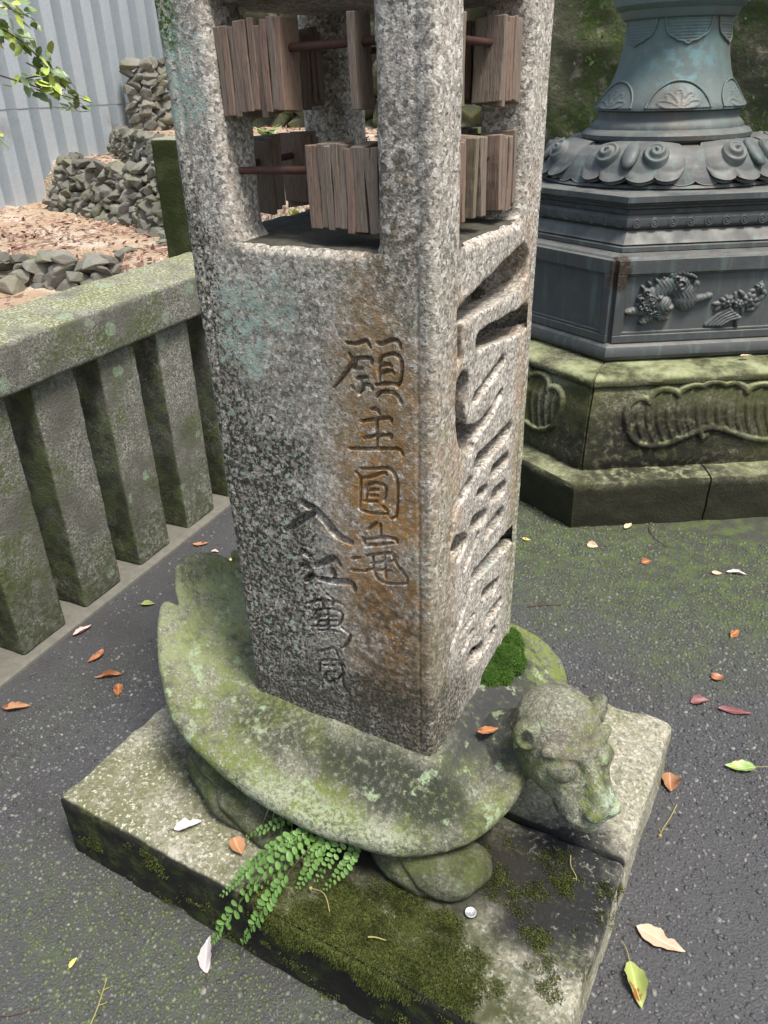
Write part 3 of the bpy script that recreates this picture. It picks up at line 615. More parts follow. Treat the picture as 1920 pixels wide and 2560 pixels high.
# ------------------------------------------------------------------ the inscribed pillar (it widens very slightly upwards)
def widen(V):
    V = np.array(V, float); k = 1 + .042 * (V[:, 2:3] - .36) / 1.2; V[:, :2] *= k; return V
PW = .2; ZB = .355; ZL = 1.245
pillar = empty('inscribed_pillar', (0, 0, ZB), 'square speckled granite pillar with carved characters, orange stain and open top holding wooden tablets', 'stone pillar')
STROKES = [[[0.064,1.119],[0.078,1.119],[0.094,1.125],[0.099,1.122],[0.102,1.117]],[[0.068,1.103],[0.072,1.093],[0.064,1.08],[0.053,1.065],[0.037,1.047]],[[0.075,1.096],[0.089,1.1],[0.102,1.1],[0.103,1.093]],[[0.071,1.081],[0.087,1.084]],[[0.078,1.095],[0.073,1.082]],[[0.077,1.067],[0.085,1.07],[0.095,1.072]],[[0.083,1.067],[0.087,1.056],[0.08,1.044]],[[0.069,1.054],[0.072,1.05]],[[0.089,1.06],[0.1,1.06],[0.102,1.054]],[[0.113,1.125],[0.12,1.124],[0.138,1.132],[0.147,1.129],[0.149,1.121]],[[0.12,1.106],[0.139,1.112],[0.149,1.105],[0.15,1.091],[0.147,1.073],[0.142,1.064]],[[0.119,1.106],[0.115,1.094],[0.114,1.082],[0.115,1.069]],[[0.115,1.091],[0.128,1.096],[0.134,1.094]],[[0.116,1.08],[0.132,1.087],[0.138,1.084]],[[0.109,1.062],[0.126,1.067],[0.142,1.068]],[[0.109,1.044],[0.116,1.052],[0.133,1.055],[0.143,1.05],[0.148,1.04]],[[0.1,1.023],[0.108,1.024],[0.113,1.018]],[[0.082,1.001],[0.105,1.008],[0.129,1.014],[0.131,1.008]],[[0.085,0.974],[0.104,0.981],[0.129,0.987],[0.129,0.982]],[[0.107,1.007],[0.106,0.962]],[[0.059,0.952],[0.093,0.958],[0.14,0.967],[0.149,0.959]],[[0.078,0.922],[0.102,0.927],[0.125,0.932],[0.137,0.921],[0.139,0.895],[0.135,0.852],[0.126,0.844]],[[0.068,0.914],[0.075,0.905],[0.074,0.881],[0.071,0.849]],[[0.08,0.906],[0.096,0.912],[0.116,0.923],[0.122,0.921]],[[0.086,0.894],[0.101,0.902],[0.117,0.901],[0.119,0.888],[0.114,0.873]],[[0.086,0.894],[0.084,0.868]],[[0.085,0.886],[0.106,0.892]],[[0.091,0.878],[0.105,0.881]],[[0.081,0.865],[0.103,0.87]],[[0.074,0.848],[0.093,0.847],[0.12,0.851]],[[0.112,0.863],[0.121,0.856]],[[0.084,0.814],[0.092,0.822],[0.1,0.831]],[[0.075,0.797],[0.077,0.784]],[[0.08,0.795],[0.114,0.807],[0.134,0.809],[0.136,0.803]],[[0.077,0.783],[0.105,0.792],[0.129,0.801]],[[0.107,0.829],[0.107,0.805]],[[0.051,0.75],[0.068,0.757]],[[0.08,0.764],[0.124,0.781],[0.133,0.776]],[[0.091,0.766],[0.092,0.74],[0.098,0.724],[0.116,0.719],[0.151,0.729]],[[0.087,0.75],[0.128,0.767]],[[0.079,0.736],[0.125,0.747]],[[0.113,0.776],[0.113,0.729]],[[0.126,0.781],[0.136,0.761],[0.152,0.742],[0.153,0.732]],[[0.049,0.726],[0.078,0.732]],[[-0.039,0.835],[-0.017,0.828],[0.003,0.813],[0.018,0.796],[0.034,0.786],[0.051,0.782]],[[-0.021,0.817],[-0.04,0.803],[-0.075,0.772]],[[-0.048,0.739],[-0.032,0.731]],[[-0.054,0.707],[-0.038,0.706]],[[-0.048,0.676],[-0.03,0.694]],[[-0.025,0.714],[-0.004,0.726],[0.016,0.741],[0.027,0.73]],[[0.011,0.715],[0.013,0.7]],[[-0.018,0.689],[0.015,0.693],[0.046,0.7],[0.052,0.686]],[[-0.005,0.66],[0.008,0.654]],[[-0.046,0.627],[-0.025,0.64],[0.013,0.65],[0.028,0.648]],[[-0.017,0.648],[-0.015,0.63]],[[0.008,0.653],[0.003,0.636]],[[-0.04,0.614],[-0.008,0.627],[0.015,0.632],[0.025,0.624],[0.016,0.599]],[[-0.032,0.617],[-0.031,0.583]],[[-0.029,0.605],[0.014,0.619]],[[-0.034,0.592],[0.014,0.61]],[[-0.006,0.627],[-0.008,0.585]],[[-0.044,0.577],[0.013,0.597]],[[-0.03,0.574],[0.004,0.584],[0.021,0.585]],[[0.022,0.596],[0.038,0.587],[0.034,0.572],[0.024,0.552],[0.014,0.552]],[[-0.03,0.524],[-0.0,0.543],[0.007,0.538]],[[-0.035,0.5],[-0.009,0.512],[0.015,0.517],[0.022,0.506]],[[-0.026,0.493],[0.0,0.503]],[[-0.032,0.5],[-0.037,0.47]],[[-0.02,0.48],[-0.001,0.487]],[[-0.02,0.48],[-0.022,0.454],[-0.002,0.466]],[[0.02,0.492],[0.004,0.47]],[[0.014,0.476],[0.019,0.457],[0.031,0.442]],[[0.007,0.536],[0.016,0.5],[0.017,0.477]]]
BIG = [  # deep cuts of the large characters on the right face: points (y, z), half width start / end, depth
    ([(-.115, 1.152), (0, 1.162), (.118, 1.170)], .010, .028, .060), ([(-.045, 1.094), (.05, 1.086), (.150, 1.080)], .010, .018, .050), ([(-.118, 1.145), (-.118, 1.09)], .007, .006, .03),
    ([(-.103, 1.04), (-.108, 1.0), (-.098, .955)], .017, .012, .050), ([(-.055, 1.003), (0, 1.018), (.055, 1.032)], .007, .007, .030), ([(-.095, .955), (-.04, .945), (.02, .957), (.06, .975)], .013, .006, .045),
    ([(.105, 1.05), (.098, .99), (.07, .955)], .005, .005, .014), ([(-.09, .948), (-.065, .925)], .012, .010, .04), ([(-.03, .882), (.04, .884), (.105, .892)], .014, .010, .055), ([(-.065, .862), (-.12, .84), (-.138, .79)], .008, .005, .030),
    ([(.04, .835), (.10, .832)], .009, .010, .040), ([(-.025, .822), (.01, .815)], .006, .006, .022), ([(.05, .785), (.095, .778)], .010, .010, .042), ([(-.04, .772), (.005, .762)], .010, .010, .042),
    ([(-.115, .768), (-.08, .755), (-.10, .735)], .014, .006, .045), ([(.025, .722), (.09, .722)], .011, .012, .045), ([(-.02, .735), (-.07, .70)], .006, .005, .020), ([(-.06, .80), (-.02, .84)], .004, .004, .012),
    ([(-.03, .655), (.05, .648), (.155, .640)], .011, .016, .060), ([(-.03, .655), (-.08, .60), (-.12, .56)], .006, .005, .020), ([(.02, .585), (.085, .566)], .007, .012, .042), ([(.05, .507), (.11, .505)], .011, .012, .045),
    ([(-.075, .56), (-.03, .565)], .006, .006, .028), ([(-.065, .520), (-.03, .528)], .006, .006, .030), ([(.05, .445), (.085, .447)], .012, .012, .048), ([(-.035, .468), (.012, .455)], .015, .014, .052),
    ([(-.02, .53), (.06, .545)], .005, .005, .014), ([(-.01, .49), (.07, .475)], .005, .005, .014), ([(.0, .70), (.06, .755)], .005, .004, .014), ([(-.02, .60), (.06, .615)], .004, .004, .010)]
def stone_disp(P):
    """shared skin roughness of shaft and posts (metres outward)"""
    return fbm(P, 55, 3, 21) * .0008 + fbm(P, 9, 2, 22) * .002
def corner_prof(n=9, r=.016):
    """offsets (a along face from corner, depth) of a soft corner with a bead quirk either side"""
    return r
def ring_points():
    """perimeter of the square cross-section, counter-clockwise, as (x, y, nx, ny, face, s)"""
    r = .013; pts = []
    def face(f, n):
        s = np.linspace(-PW + r, PW - r, n)
        for q in s:
            if f == 0: pts.append((q, -PW, 0, -1, 0, q))
            if f == 1: pts.append((PW, q, 1, 0, 1, q))
            if f == 2: pts.append((-q, PW, 0, 1, 2, -q))
            if f == 3: pts.append((-PW, -q, -1, 0, 3, -q))
    def corner(cx, cy, a0):
        for k in range(1, 6):
            a = a0 + k / 6 * math.pi / 2; pts.append((cx + r * math.cos(a), cy + r * math.sin(a), math.cos(a), math.sin(a), -1, 0))
    face(0, 310); corner(PW - r, -PW + r, -math.pi / 2); face(1, 240); corner(PW - r, PW - r, 0); face(2, 40); corner(-PW + r, PW - r, math.pi / 2); face(3, 40); corner(-PW + r, -PW + r, math.pi)
    return np.array(pts)
RP = ring_points()
def quirk(s, w=.026):
    """fine groove beside the pillar's edges"""
    d = PW - np.abs(s); return -.0022 * np.exp(-((d - w) / .0028) ** 2)
zs = np.concatenate([np.linspace(ZB - .03, 1.228, 600), np.linspace(1.2305, ZL, 8)])
NZ = len(zs); NR = len(RP)
Z = np.repeat(zs, NR); R_ = np.tile(RP, (NZ, 1)); P = np.stack([R_[:, 0], R_[:, 1], Z], 1); Nn = np.stack([R_[:, 2], R_[:, 3], np.zeros(len(P))], 1)
disp = stone_disp(P)
f0 = R_[:, 4] == 0; f1 = R_[:, 4] == 1
disp[f0 | f1] += quirk(R_[f0 | f1, 5])
Q = np.stack([R_[f0, 5], Z[f0]], 1); carve = np.zeros(len(Q))
for i, st in enumerate(STROKES):
    deep = 44 <= i <= 51; hw = .0062 if deep else .0032; dp = .018 if deep else .0098
    if i in (44, 45): hw = .008; dp = .017
    st = np.array(st); lo = st.min(0) - .02; hi = st.max(0) + .02; m = np.all((Q > lo) & (Q < hi), axis=1)
    d, t = seg_dist(Q[m], catmull(st, max(8, 4 * len(st))) if len(st) > 2 else st)
    w = hw * (.75 + .45 * np.sin(math.pi * np.clip(t * .8 + .15, 0, 1))); carve[m] = np.maximum(carve[m], dp * np.clip(1.5 * (1 - d / w), 0, 1) * (.75 if (21 <= i <= 43 or i >= 64) else 1.))
# the panel surface of the inscribed face is a little uneven and spalled
disp[f0] -= carve; disp[f0] -= .004 * np.clip(fbm(P[f0], 7, 3, 30) - .25, 0, 1)
P = P + Nn * disp[:, None]
# soft upper arris between the corner posts
top = np.clip((Z - 1.232) / (ZL - 1.232), 0, 1); mid = np.clip((.112 - np.abs(R_[:, 5])) / .02, 0, 1) * (R_[:, 4] >= 0)
P -= Nn * (top ** 2 * .012 * mid)[:, None]
F = grid_faces(NZ, NR, wrap_v=True, flip=True)
# the right face is left open where the deeply cut panel sits
inpan = f1 & (R_[:, 5] > -.150) & (R_[:, 5] < .166) & (Z > .428) & (Z < 1.213); F = F[~inpan[F].all(1)]
def cut_panel(P):
    """stone panel with the large characters cut right into it, wider inside than at the face"""
    fr = np.stack([np.full(len(P), PW), P[:, 1], P[:, 2]], 1); dep = PW + stone_disp(fr) - .0004 - P[:, 0]
    d = np.maximum.reduce([-dep, P[:, 0] * 0 + .070 - P[:, 0], -.158 - P[:, 1], P[:, 1] - .174, .420 - P[:, 2], P[:, 2] - 1.221])
    near = (d < .03) & (dep > -.012); q = P[near][:, 1:]; dp_ = dep[near]; best = np.full(near.sum(), .05); wob = fbm(P[near], 26, 2, 41) * .0035
    for pts, w0, w1, dp in BIG:
        if dp < .016: continue
        st = catmull(pts, 12) if len(pts) > 2 else np.array(pts); lo = st.min(0) - .09; hi = st.max(0) + .09; m = np.all((q > lo) & (q < hi), axis=1)
        e, t = seg_dist(q[m], st); w = (w0 + (w1 - w0) * t) * 1.34; c = e + wob[m] - w - .22 * np.clip(dp_[m], 0, 1); c = smax(c, dp_[m] - min(.105, dp * 2.1), .010); best[m] = smin(best[m], c, .003)
    d[near] = smax(d[near], -best, .0035)
    return d + fbm(P, 70, 2, 12) * .0007
PV, PF = sdf_mesh(cut_panel, (.062, -.162, .416), (.212, .178, 1.225), .0031)
obj('cut_panel', widen(PV), PF, M['pillar'], pillar)
obj('shaft', widen(P), F, M['pillar'], pillar, sharp=48)
# ledge: top of the shaft
n = 60; g = np.linspace(-PW + .006, PW - .006, n); X, Y = np.meshgrid(g, g, indexing='ij'); T = np.stack([X.ravel(), Y.ravel(), np.full(X.size, ZL + .001)], 1)
T[:, 2] += fbm(T, 40, 3, 8) * .003 - .006 * (np.maximum(np.abs(T[:, 0]), np.abs(T[:, 1])) > .19)
mat_ledge = mat_simple('ledge_dirt', (.075, .07, .055), .9, .2, .8, 60)
obj('ledge', widen(T), grid_faces(n, n), mat_ledge, pillar)
# corner posts: same outer skin as the shaft, continuing its roughness
def post(sx, sy, w=.083):
    r = .013; r2 = .016; pr = []
    def arc(cx, cy, a0, rr, k=5):
        for i in range(k + 1):
            a = a0 + i / k * math.pi / 2; pr.append((cx + rr * math.cos(a), cy + rr * math.sin(a), math.cos(a), math.sin(a)))
    # local square with outer corner at (+,+): build then mirror
    o = PW; i_ = PW - w
    def line(a, b, nx, ny, k=14):
        for t in np.linspace(0, 1, k)[1:-1]: pr.append((a[0] + (b[0] - a[0]) * t, a[1] + (b[1] - a[1]) * t, nx, ny))
    arc(o - r, o - r, 0, r); line((o - r, o), (i_ + r2, o), 0, 1); arc(i_ + r2, o - r2, math.pi / 2, r2); line((i_, o - r2), (i_, i_ + r2), -1, 0)
    arc(i_ + r2, i_ + r2, math.pi, r2); line((i_ + r2, i_), (o - r2, i_), 0, -1); arc(o - r2, i_ + r2, -math.pi / 2, r2); line((o, i_ + r2), (o, o - r), 1, 0)
    pr = np.array(pr); pr = pr * np.array([sx, sy, sx, sy]); flip = sx * sy < 0
    zz = np.linspace(ZL - .002, 1.66, 95); n = len(pr); Zz = np.repeat(zz, n); A = np.tile(pr, (len(zz), 1))
    # fillet towards the ledge on the inner sides
    P = np.stack([A[:, 0], A[:, 1], Zz], 1); N = np.stack([A[:, 2], A[:, 3], 0 * Zz], 1)
    inner = np.clip(-(A[:, 2] * sx + A[:, 3] * sy), 0, 1); d = stone_disp(P) + inner * (.010 * np.exp(-(Zz - ZL) / .010) + fbm(P, 18, 3, 5) * .004)
    onx = np.abs(A[:, 2]) > .99; d += np.where(onx & (A[:, 2] * sx > 0), quirk(A[:, 1]), 0) + np.where((np.abs(A[:, 3]) > .99) & (A[:, 3] * sy > 0), quirk(A[:, 0]), 0)
    P = P + N * d[:, None]; F = grid_faces(len(zz), n, wrap_v=True, flip=not flip)
    return obj('post', widen(P), F, M['pillar'], pillar)
for sx in (-1, 1):
    for sy in (-1, 1): post(sx, sy)
V, F = rbox((0, 0, 1.655), (.190, .190, .115), .02, .02, .006, 20, 5); obj('lintel', widen(V), F, M['pillar'], pillar)
# iron rods through the posts, one high and one low on every side
RY = .163; ZU, ZLO = 1.487, 1.342
for z in (ZU, ZLO):
    for s in (-1, 1):
        dz = .004 * s
        for axis in (0, 1):
            a = [0, 0, z + dz]; b = [0, 0, z - dz * .5]; a[axis] = -.135; b[axis] = .135; a[1 - axis] = b[1 - axis] = s * RY
            V, F = tube(np.linspace(a, b, 8), .0052, 10); obj('rod', widen(V), F, M['iron'], pillar)
# wooden tablets strung on the rods
def tablet_mesh(seed):
    r = np.random.default_rng(seed); V, F = rbox((0, 0, 0), (.0054, .0225, .0525), .0016, .012, .0)
    V[:, 1] *= 1 + .06 * r.normal(); V[:, 2] += (V[:, 1] * .10 * r.normal() + .003 * r.normal()) * (np.abs(V[:, 2]) > .05) + r.normal() * .0014
    V[:, 0] += .0016 * np.sin(V[:, 2] * 30 + r.random() * 6) * r.normal() + fbm(V, 90, 2, seed) * .0009
    V[:, 2] -= .021   # hangs below the rod hole
    me = new_mesh('wooden_tablet', V, F, False); me.materials.append(M['wood']); return me
TB = [tablet_mesh(300 + i) for i in range(12)]
rt = random.Random(11); TABS = {}
ORD = ['first', 'second', 'third', 'fourth', 'fifth', 'sixth', 'seventh', 'eighth', 'ninth', 'tenth', 'eleventh']
def tablets(side, z, positions, label, group):
    """side: ('x', y) rod along X at that y, or ('y', x) rod along Y at that x; {} in the label takes the ordinal"""
    for k, q in enumerate(positions):
        along = side[0]; tilt = rt.gauss(0, .03)
        p = (q, side[1], z) if along == 'x' else (side[1], q, z); p = tuple(widen([p])[0])
        Mx = Matrix.Translation(p) @ Matrix.Rotation((0 if along == 'x' else math.pi / 2) + rt.gauss(0, .02), 4, 'Z') @ Matrix.Rotation(rt.gauss(0, .02), 4, 'X') @ Matrix.Rotation(tilt * .5, 4, 'Y')
        o = inst('wooden_tablet', TB[rt.randrange(12)], Mx); tag(o, label.format(ORD[k] if k < len(positions) - 1 or len(positions) == 1 else 'last'), 'wooden tablet', group)
def run(a, b, n): return [a + (b - a) * i / (n - 1) for i in range(n)]
FY, BY = -RY, RY
tablets(('x', FY), ZU, run(-.112, -.022, 10), '{} wooden tablet from the left post in the tight upper bundle, inscribed side', 'tablets of the upper bundle on the inscribed side')
tablets(('x', FY), ZU, [.082], 'single narrow wooden tablet alone on the upper rod of the inscribed side', 'lone tablets')
tablets(('x', FY), ZLO, run(.012, .108, 11), '{} wooden tablet from the left in the lower bundle on the inscribed side', 'tablets of the lower bundle on the inscribed side')
tablets(('y', RY), ZU, run(.045, .108, 7), '{} wooden tablet towards the far post in the upper bundle on the right side', 'tablets of the upper bundle on the right side')
tablets(('y', RY), ZU, [-.088], 'single wooden tablet on the upper right rod beside the near corner post', 'lone tablets')
tablets(('y', RY), ZLO, run(-.100, -.078, 3), '{} wooden tablet in the cluster beside the near post on the lower right rod', 'first tablets on the lower right rod')
tablets(('y', RY), ZLO, run(-.036, -.008, 3), '{} wooden tablet in the middle cluster on the lower right rod', 'middle tablets on the lower right rod')
tablets(('y', RY), ZLO, run(.052, .106, 6), '{} wooden tablet in the cluster at the far end of the lower right rod', 'last tablets on the lower right rod')
tablets(('y', -RY), ZLO, run(-.055, -.035, 3), '{} dark tablet of the near cluster on the shaded lower left rod', 'near tablets on the lower left rod')
tablets(('y', -RY), ZLO, run(.035, .075, 5), '{} dark tablet of the far cluster on the shaded lower left rod', 'far tablets on the lower left rod')
tablets(('y', -RY), ZU, run(.02, .10, 8), '{} dark tablet on the shaded upper left rod behind the upper bundle', 'tablets on the upper left rod')
tablets(('x', BY), ZU, run(.03, .10, 7), '{} dark tablet from the left on the upper rod at the pillar back', 'tablets on the upper back rod')
tablets(('x', BY), ZLO, run(.02, .10, 8), '{} dark tablet from the left on the lower rod at the pillar back', 'tablets on the lower back rod')

# ------------------------------------------------------------------ base slab (two stones) and the stone turtle
slab = empty('base_slab', (SLAB_C[0], SLAB_C[1], 0), 'thick mossy granite slab of two stones under the stone turtle', 'stone slab')
RS = rotz(SLAB_ROT); seam = .005 - SLAB_C[1]      # the joint runs along X just in front of the head
def slab_part(y0, y1, x0, seed):
    c = np.array([(x0 + SLAB_H[0]) / 2, (y0 + y1) / 2, 0]); hs = ((SLAB_H[0] - x0) / 2, (y1 - y0) / 2, .10)
    wc = np.array([*SLAB_C, SLAB_Z - .10]) + RS @ c
    V, F = rbox(wc, hs, .016, .014, .005, 26, seed, RS, chip=.008)
    return obj('slab_stone', V, F, M['slab'], slab)
slab_part(-SLAB_H[1], -.009, -SLAB_H[0], 61); slab_part(-.006, SLAB_H[1], -SLAB_H[0], 62)

TY = -.05
turtle = empty('stone_turtle', (0, TY, SLAB_Z), 'mossy carved stone turtle carrying the pillar on its flared shell', 'stone turtle')
# rim of the shell in plan, relative to (0, TY): x, y, height of the lip; one half measured, the other mirrored
half = [(.335, .0, .300), (.328, -.10, .285), (.288, -.200, .278), (.212, -.268, .278), (.147, -.292, .283), (.005, -.312, .293), (-.172, -.302, .325), (-.286, -.280, .365), (-.366, -.225, .405), (-.408, -.183, .432),
        (-.438, -.140, .470), (-.446, -.112, .482), (-.424, -.096, .466), (-.448, -.074, .492), (-.478, -.035, .516), (-.486, .0, .520)]
back = [(.345, .100, .300), (.335, .200, .306), (.290, .283, .318), (.205, .315, .336), (.0, .325, .350), (-.172, .310, .362), (-.286, .283, .385)]
pts = half + [(x, -y, z) for x, y, z in half[-2:7:-1]] + back[::-1]   # the far side stands a little higher
pts = np.array(pts); C = np.concatenate([pts[-3:], pts, pts[:3]])
rim = catmull(C, 12 * (len(C) - 1) + 1)[36:-36]; rim = rim[:-1] if np.allclose(rim[0], rim[-1], atol=1e-3) else rim
# resample evenly
per = np.concatenate([rim, rim[:1]]); sl = np.concatenate([[0], np.cumsum(np.linalg.norm(np.diff(per[:, :2], axis=0), axis=1))]); NT_ = 420
ss = np.linspace(0, sl[-1], NT_, endpoint=False); rim = np.stack([np.interp(ss, sl, per[:, k]) for k in range(3)], 1)
cen = np.array([.0, .05]); zc = .362
prof = []   # rows: (fraction of the way to the rim, 'z' rule)
NS = 46; S_ = np.linspace(.18, 1, NS)
rows = []
flare = np.clip((rim[:, 2] - .30) / .2, 0, 1)
notch = np.exp(-((np.abs(rim[:, 1]) - .100) / .018) ** 2) * (rim[:, 0] < -.3)
s0 = np.clip(.212 / np.maximum(np.abs(rim[:, 0] - cen[0]), np.abs(rim[:, 1] - cen[1])), .3, .88)      # level until clear of the pillar's foot
for s in S_:
    xy = cen + (rim[:, :2] - cen) * s; q = np.clip((s - s0) / (1 - s0), 0, 1)
    dish = (1 - (1 - q) ** 1.25); lip = np.clip((q - .80) / .20, 0, 1) ** 2
    zf = zc + (rim[:, 2] - .008 - zc) * dish + .008 * lip; zr = zc + (rim[:, 2] - zc) * q ** 1.9 - .012 * np.sin(math.pi * np.clip(q * 1.25, 0, 1))
    z = zf * (1 - flare) + zr * flare - .007 * notch * np.clip((q - .45) / .55, 0, 1)
    rows.append(np.concatenate([xy, z[:, None]], 1))
out = rim[:, :2] - cen; out /= np.linalg.norm(out, axis=1, keepdims=True); th = .026 + .012 * (1 - flare)
for a in np.linspace(.15, 1, 8):          # rounded lip
    ang = a * math.pi; o = np.sin(ang) * th * .38; dz = -(1 - np.cos(ang)) / 2 * th
    rows.append(np.concatenate([rim[:, :2] + out * o[:, None], (rim[:, 2] + dz)[:, None]], 1))
for s, dz in ((.95, -.006), (.86, -.022), (.75, -.042), (.62, -.06), (.4, -.07)):   # underside
    xy = cen + (rim[:, :2] - cen) * s; rows.append(np.concatenate([xy, (rim[:, 2] - th + dz - .25 * (1 - s) * np.clip(rim[:, 2] - .30, 0, 1))[:, None]], 1))
V = np.array(rows); nr = len(rows); V[..., 1] += TY; V = V.reshape(-1, 3)
F = grid_faces(nr, NT_, wrap_v=True)
# carved wave lines and weathering
rr = np.repeat(np.concatenate([S_, np.ones(nr - NS)]), NT_); ang = np.tile(np.arctan2(rim[:, 1], rim[:, 0]), nr); topm = (np.arange(len(V)) < NS * NT_)
gro = np.sin(rr * 70 + 2.2 * np.sin(ang * 5) + ang * 3 + fbm(V, 9, 2, 3) * 4); V[:, 2] -= np.where(topm, np.clip(gro - .35, 0, 1) * .0055 * np.clip((rr - .55) * 5, 0, 1) * np.clip((.97 - rr) * 20, 0, 1), 0)
V[:, 2] += fbm(V, 14, 4, 8) * .007 + fbm(V, 60, 3, 9) * .0026
obj('shell', V, F, M['turtle'], turtle)
# rough belly block between slab and shell
def belly(P):
    d = s_ell(P, (-.03, TY, .25), (.33, .20, .13)); d = smax(d, P[:, 2] - .33, .02); return d + fbm(P, 18, 3, 5) * .012
V, F = sdf_mesh(belly, (-.42, TY - .27, .14), (.38, TY + .27, .36), .009); obj('belly', V, F, M['turtle_leg'], turtle)
def leg(name, fn, lo, hi, seed):
    V, F = sdf_mesh(lambda P: fn(P) + fbm(P, 26, 3, seed) * .005 + fbm(P, 90, 2, seed) * .0012, lo, hi, .0042); return obj(name, V, F, M['turtle_leg'], turtle)
for sy in (-1, 1):
    def fleg(P, sy=sy):
        Q = P.copy(); Q[:, 1] = (Q[:, 1] - TY) * -sy + TY       # built on the near side
        d = smin(s_ell(Q, (.165, -.262, .210), (.072, .066, .054)), s_ell(Q, (.225, -.282, .184), (.102, .060, .046)), .022)
        d = smin(d, s_ell(Q, (.290, -.245, .180), (.050, .045, .030)), .02)
        d = smin(d, s_cap(Q, (.16, -.22, .205), (.1, -.14, .215), .05), .03)
        # a crease where the thigh meets the foot
        pl = (Q[:, 0] - .205) * .55 + (Q[:, 2] - .205) * .83; d = smax(d, .006 - np.abs(pl) + np.clip(np.abs(Q[:, 1] + .30) - .05, 0, 1), .006) if False else d + .006 * np.exp(-(pl / .006) ** 2) * (Q[:, 1] < -.24)
        return smax(d, SLAB_Z - .006 - Q[:, 2], .004)
    y0, y1 = (TY - .36, TY - .05) if sy < 0 else (TY + .05, TY + .36)
    leg('leg', fleg, (.05, y0, .15), (.36, y1, .33), 4)
    def rleg(P, sy=sy):
        Q = P.copy(); Q[:, 1] = (Q[:, 1] - TY) * -sy + TY
        d = smin(s_ell(Q, (-.245, -.290, .225), (.066, .058, .070)), s_ell(Q, (-.165, -.322, .188), (.090, .056, .050)), .022)
        d = smin(d, s_ell(Q, (-.105, -.338, .176), (.05, .042, .03)), .012)
        for tx, ty in ((-.072, -.310), (-.062, -.340), (-.078, -.368)): d = smin(d, s_ell(Q, (tx, ty, .170), (.026, .0150, .016)), .005)
        d = smin(d, s_cap(Q, (-.22, -.24, .22), (-.18, -.14, .24), .05), .03)
        pl = (Q[:, 0] + .205) * .5 + (Q[:, 2] - .215) * .86; d = d + .006 * np.exp(-(pl / .006) ** 2) * (Q[:, 1] < -.26)
        return smax(d, SLAB_Z - .006 - Q[:, 2], .004)
    leg('leg', rleg, (-.36, y0 - .02, .15), (-.04, y1 + .02, .36), 14)
# head, turned a little towards the viewer
HC = np.array([.402, -.056, .362]); haz = math.radians(-38); hp = math.radians(-4)
hf = np.array([math.cos(haz) * math.cos(hp), math.sin(haz) * math.cos(hp), math.sin(hp)]); hl = np.array([-math.sin(haz), math.cos(haz), 0]); hu = np.cross(hf, hl)
HR = np.stack([hf, hl, hu], 1)
NECK0 = (np.array([.22, TY, .245]) - HC) @ HR
def head_sdf(P):
    Q = (P - HC) @ HR; B = np.abs(Q[:, 1]); S2 = np.stack([Q[:, 0], B, Q[:, 2]], 1)
    d = s_ell(S2, (-.028, 0, .018), (.082, .079, .074))
    d = smin(d, s_ell(S2, (.008, .028, -.025), (.070, .050, .062)), .02)
    d = smin(d, s_ell(S2, (.066, 0, -.058), (.068, .055, .046)), .016)
    d = smin(d, s_cap(S2, (.052, 0, .022), (.118, 0, -.036), .015, .019), .012)           # bridge of the nose
    d = smin(d, s_ell(S2, (.124, .016, -.044), (.018, .020, .015)), .006)                  # nostril wings
    d = smin(d, s_ell(S2, (.092, .026, -.070), (.036, .030, .020)), .008)                  # upper lip
    d = smin(d, s_ell(S2, (.064, 0, -.102), (.056, .043, .024)), .007)                     # lower jaw
    d = smin(d, s_cap(S2, (.052, .014, .026), (.030, .066, .036), .0105, .009), .012)                   # brow
    d = smax(d, -s_ell(S2, (.088, .040, .012), (.032, .030, .020)), .010)                  # eye hollow
    d = smin(d, s_ell(S2, (.048, .039, .002), (.026, .029, .022)), .003)                   # eyeball
    d = smin(d, s_cap(S2, (.066, .020, -.012), (.050, .064, -.010), .005, .005), .004)       # lower lid
    ml = -.089 + 3.4 * B ** 2 + .10 * np.clip(.06 - Q[:, 0], 0, .1); d = d + .014 * np.exp(-((Q[:, 2] - ml) / .0045) ** 2) * (Q[:, 0] > .012) * (B < .066)   # mouth
    d = smax(d, -s_ell(S2, (.137, .013, -.050), (.010, .008, .006)), .004)
    d = d + .004 * np.exp(-((Q[:, 0] - .108 + .5 * B) / .006) ** 2) * ((Q[:, 2] < -.03) & (Q[:, 2] > -.06)) * 0
    d = smin(d, s_cap(Q, (-.045, 0, -.030), NECK0, .062, .078), .03)
    return d + fbm(P, 34, 3, 6) * .0022 + fbm(P, 110, 2, 7) * .0008
V, F = sdf_mesh(head_sdf, (.20, -.22, .165), (.58, .08, .48), .0030)
head = obj('head', V, F, M['turtle'], turtle)
for s in (-1, 1):
    def ear(P, s=s):
        Q = (P - HC) @ HR; Q[:, 1] *= s
        ca, sa = math.cos(.5), math.sin(.5); E = Q - np.array([-.016, .075, .040]); E = np.stack([E[:, 0] * ca + E[:, 1] * sa, -E[:, 0] * sa + E[:, 1] * ca, E[:, 2]], 1)
        d = s_ell(E, (0, 0, 0), (.022, .028, .034)); d = smax(d, -s_ell(E, (.022, .006, .004), (.014, .013, .021)), .005)
        return d + fbm(P, 60, 2, 3) * .0012
    c = HC + HR @ np.array([-.016, .075 * s, .040]); V, F = sdf_mesh(ear, c - .045, c + .045, .0026); obj('ear', V, F, M['turtle'], head)

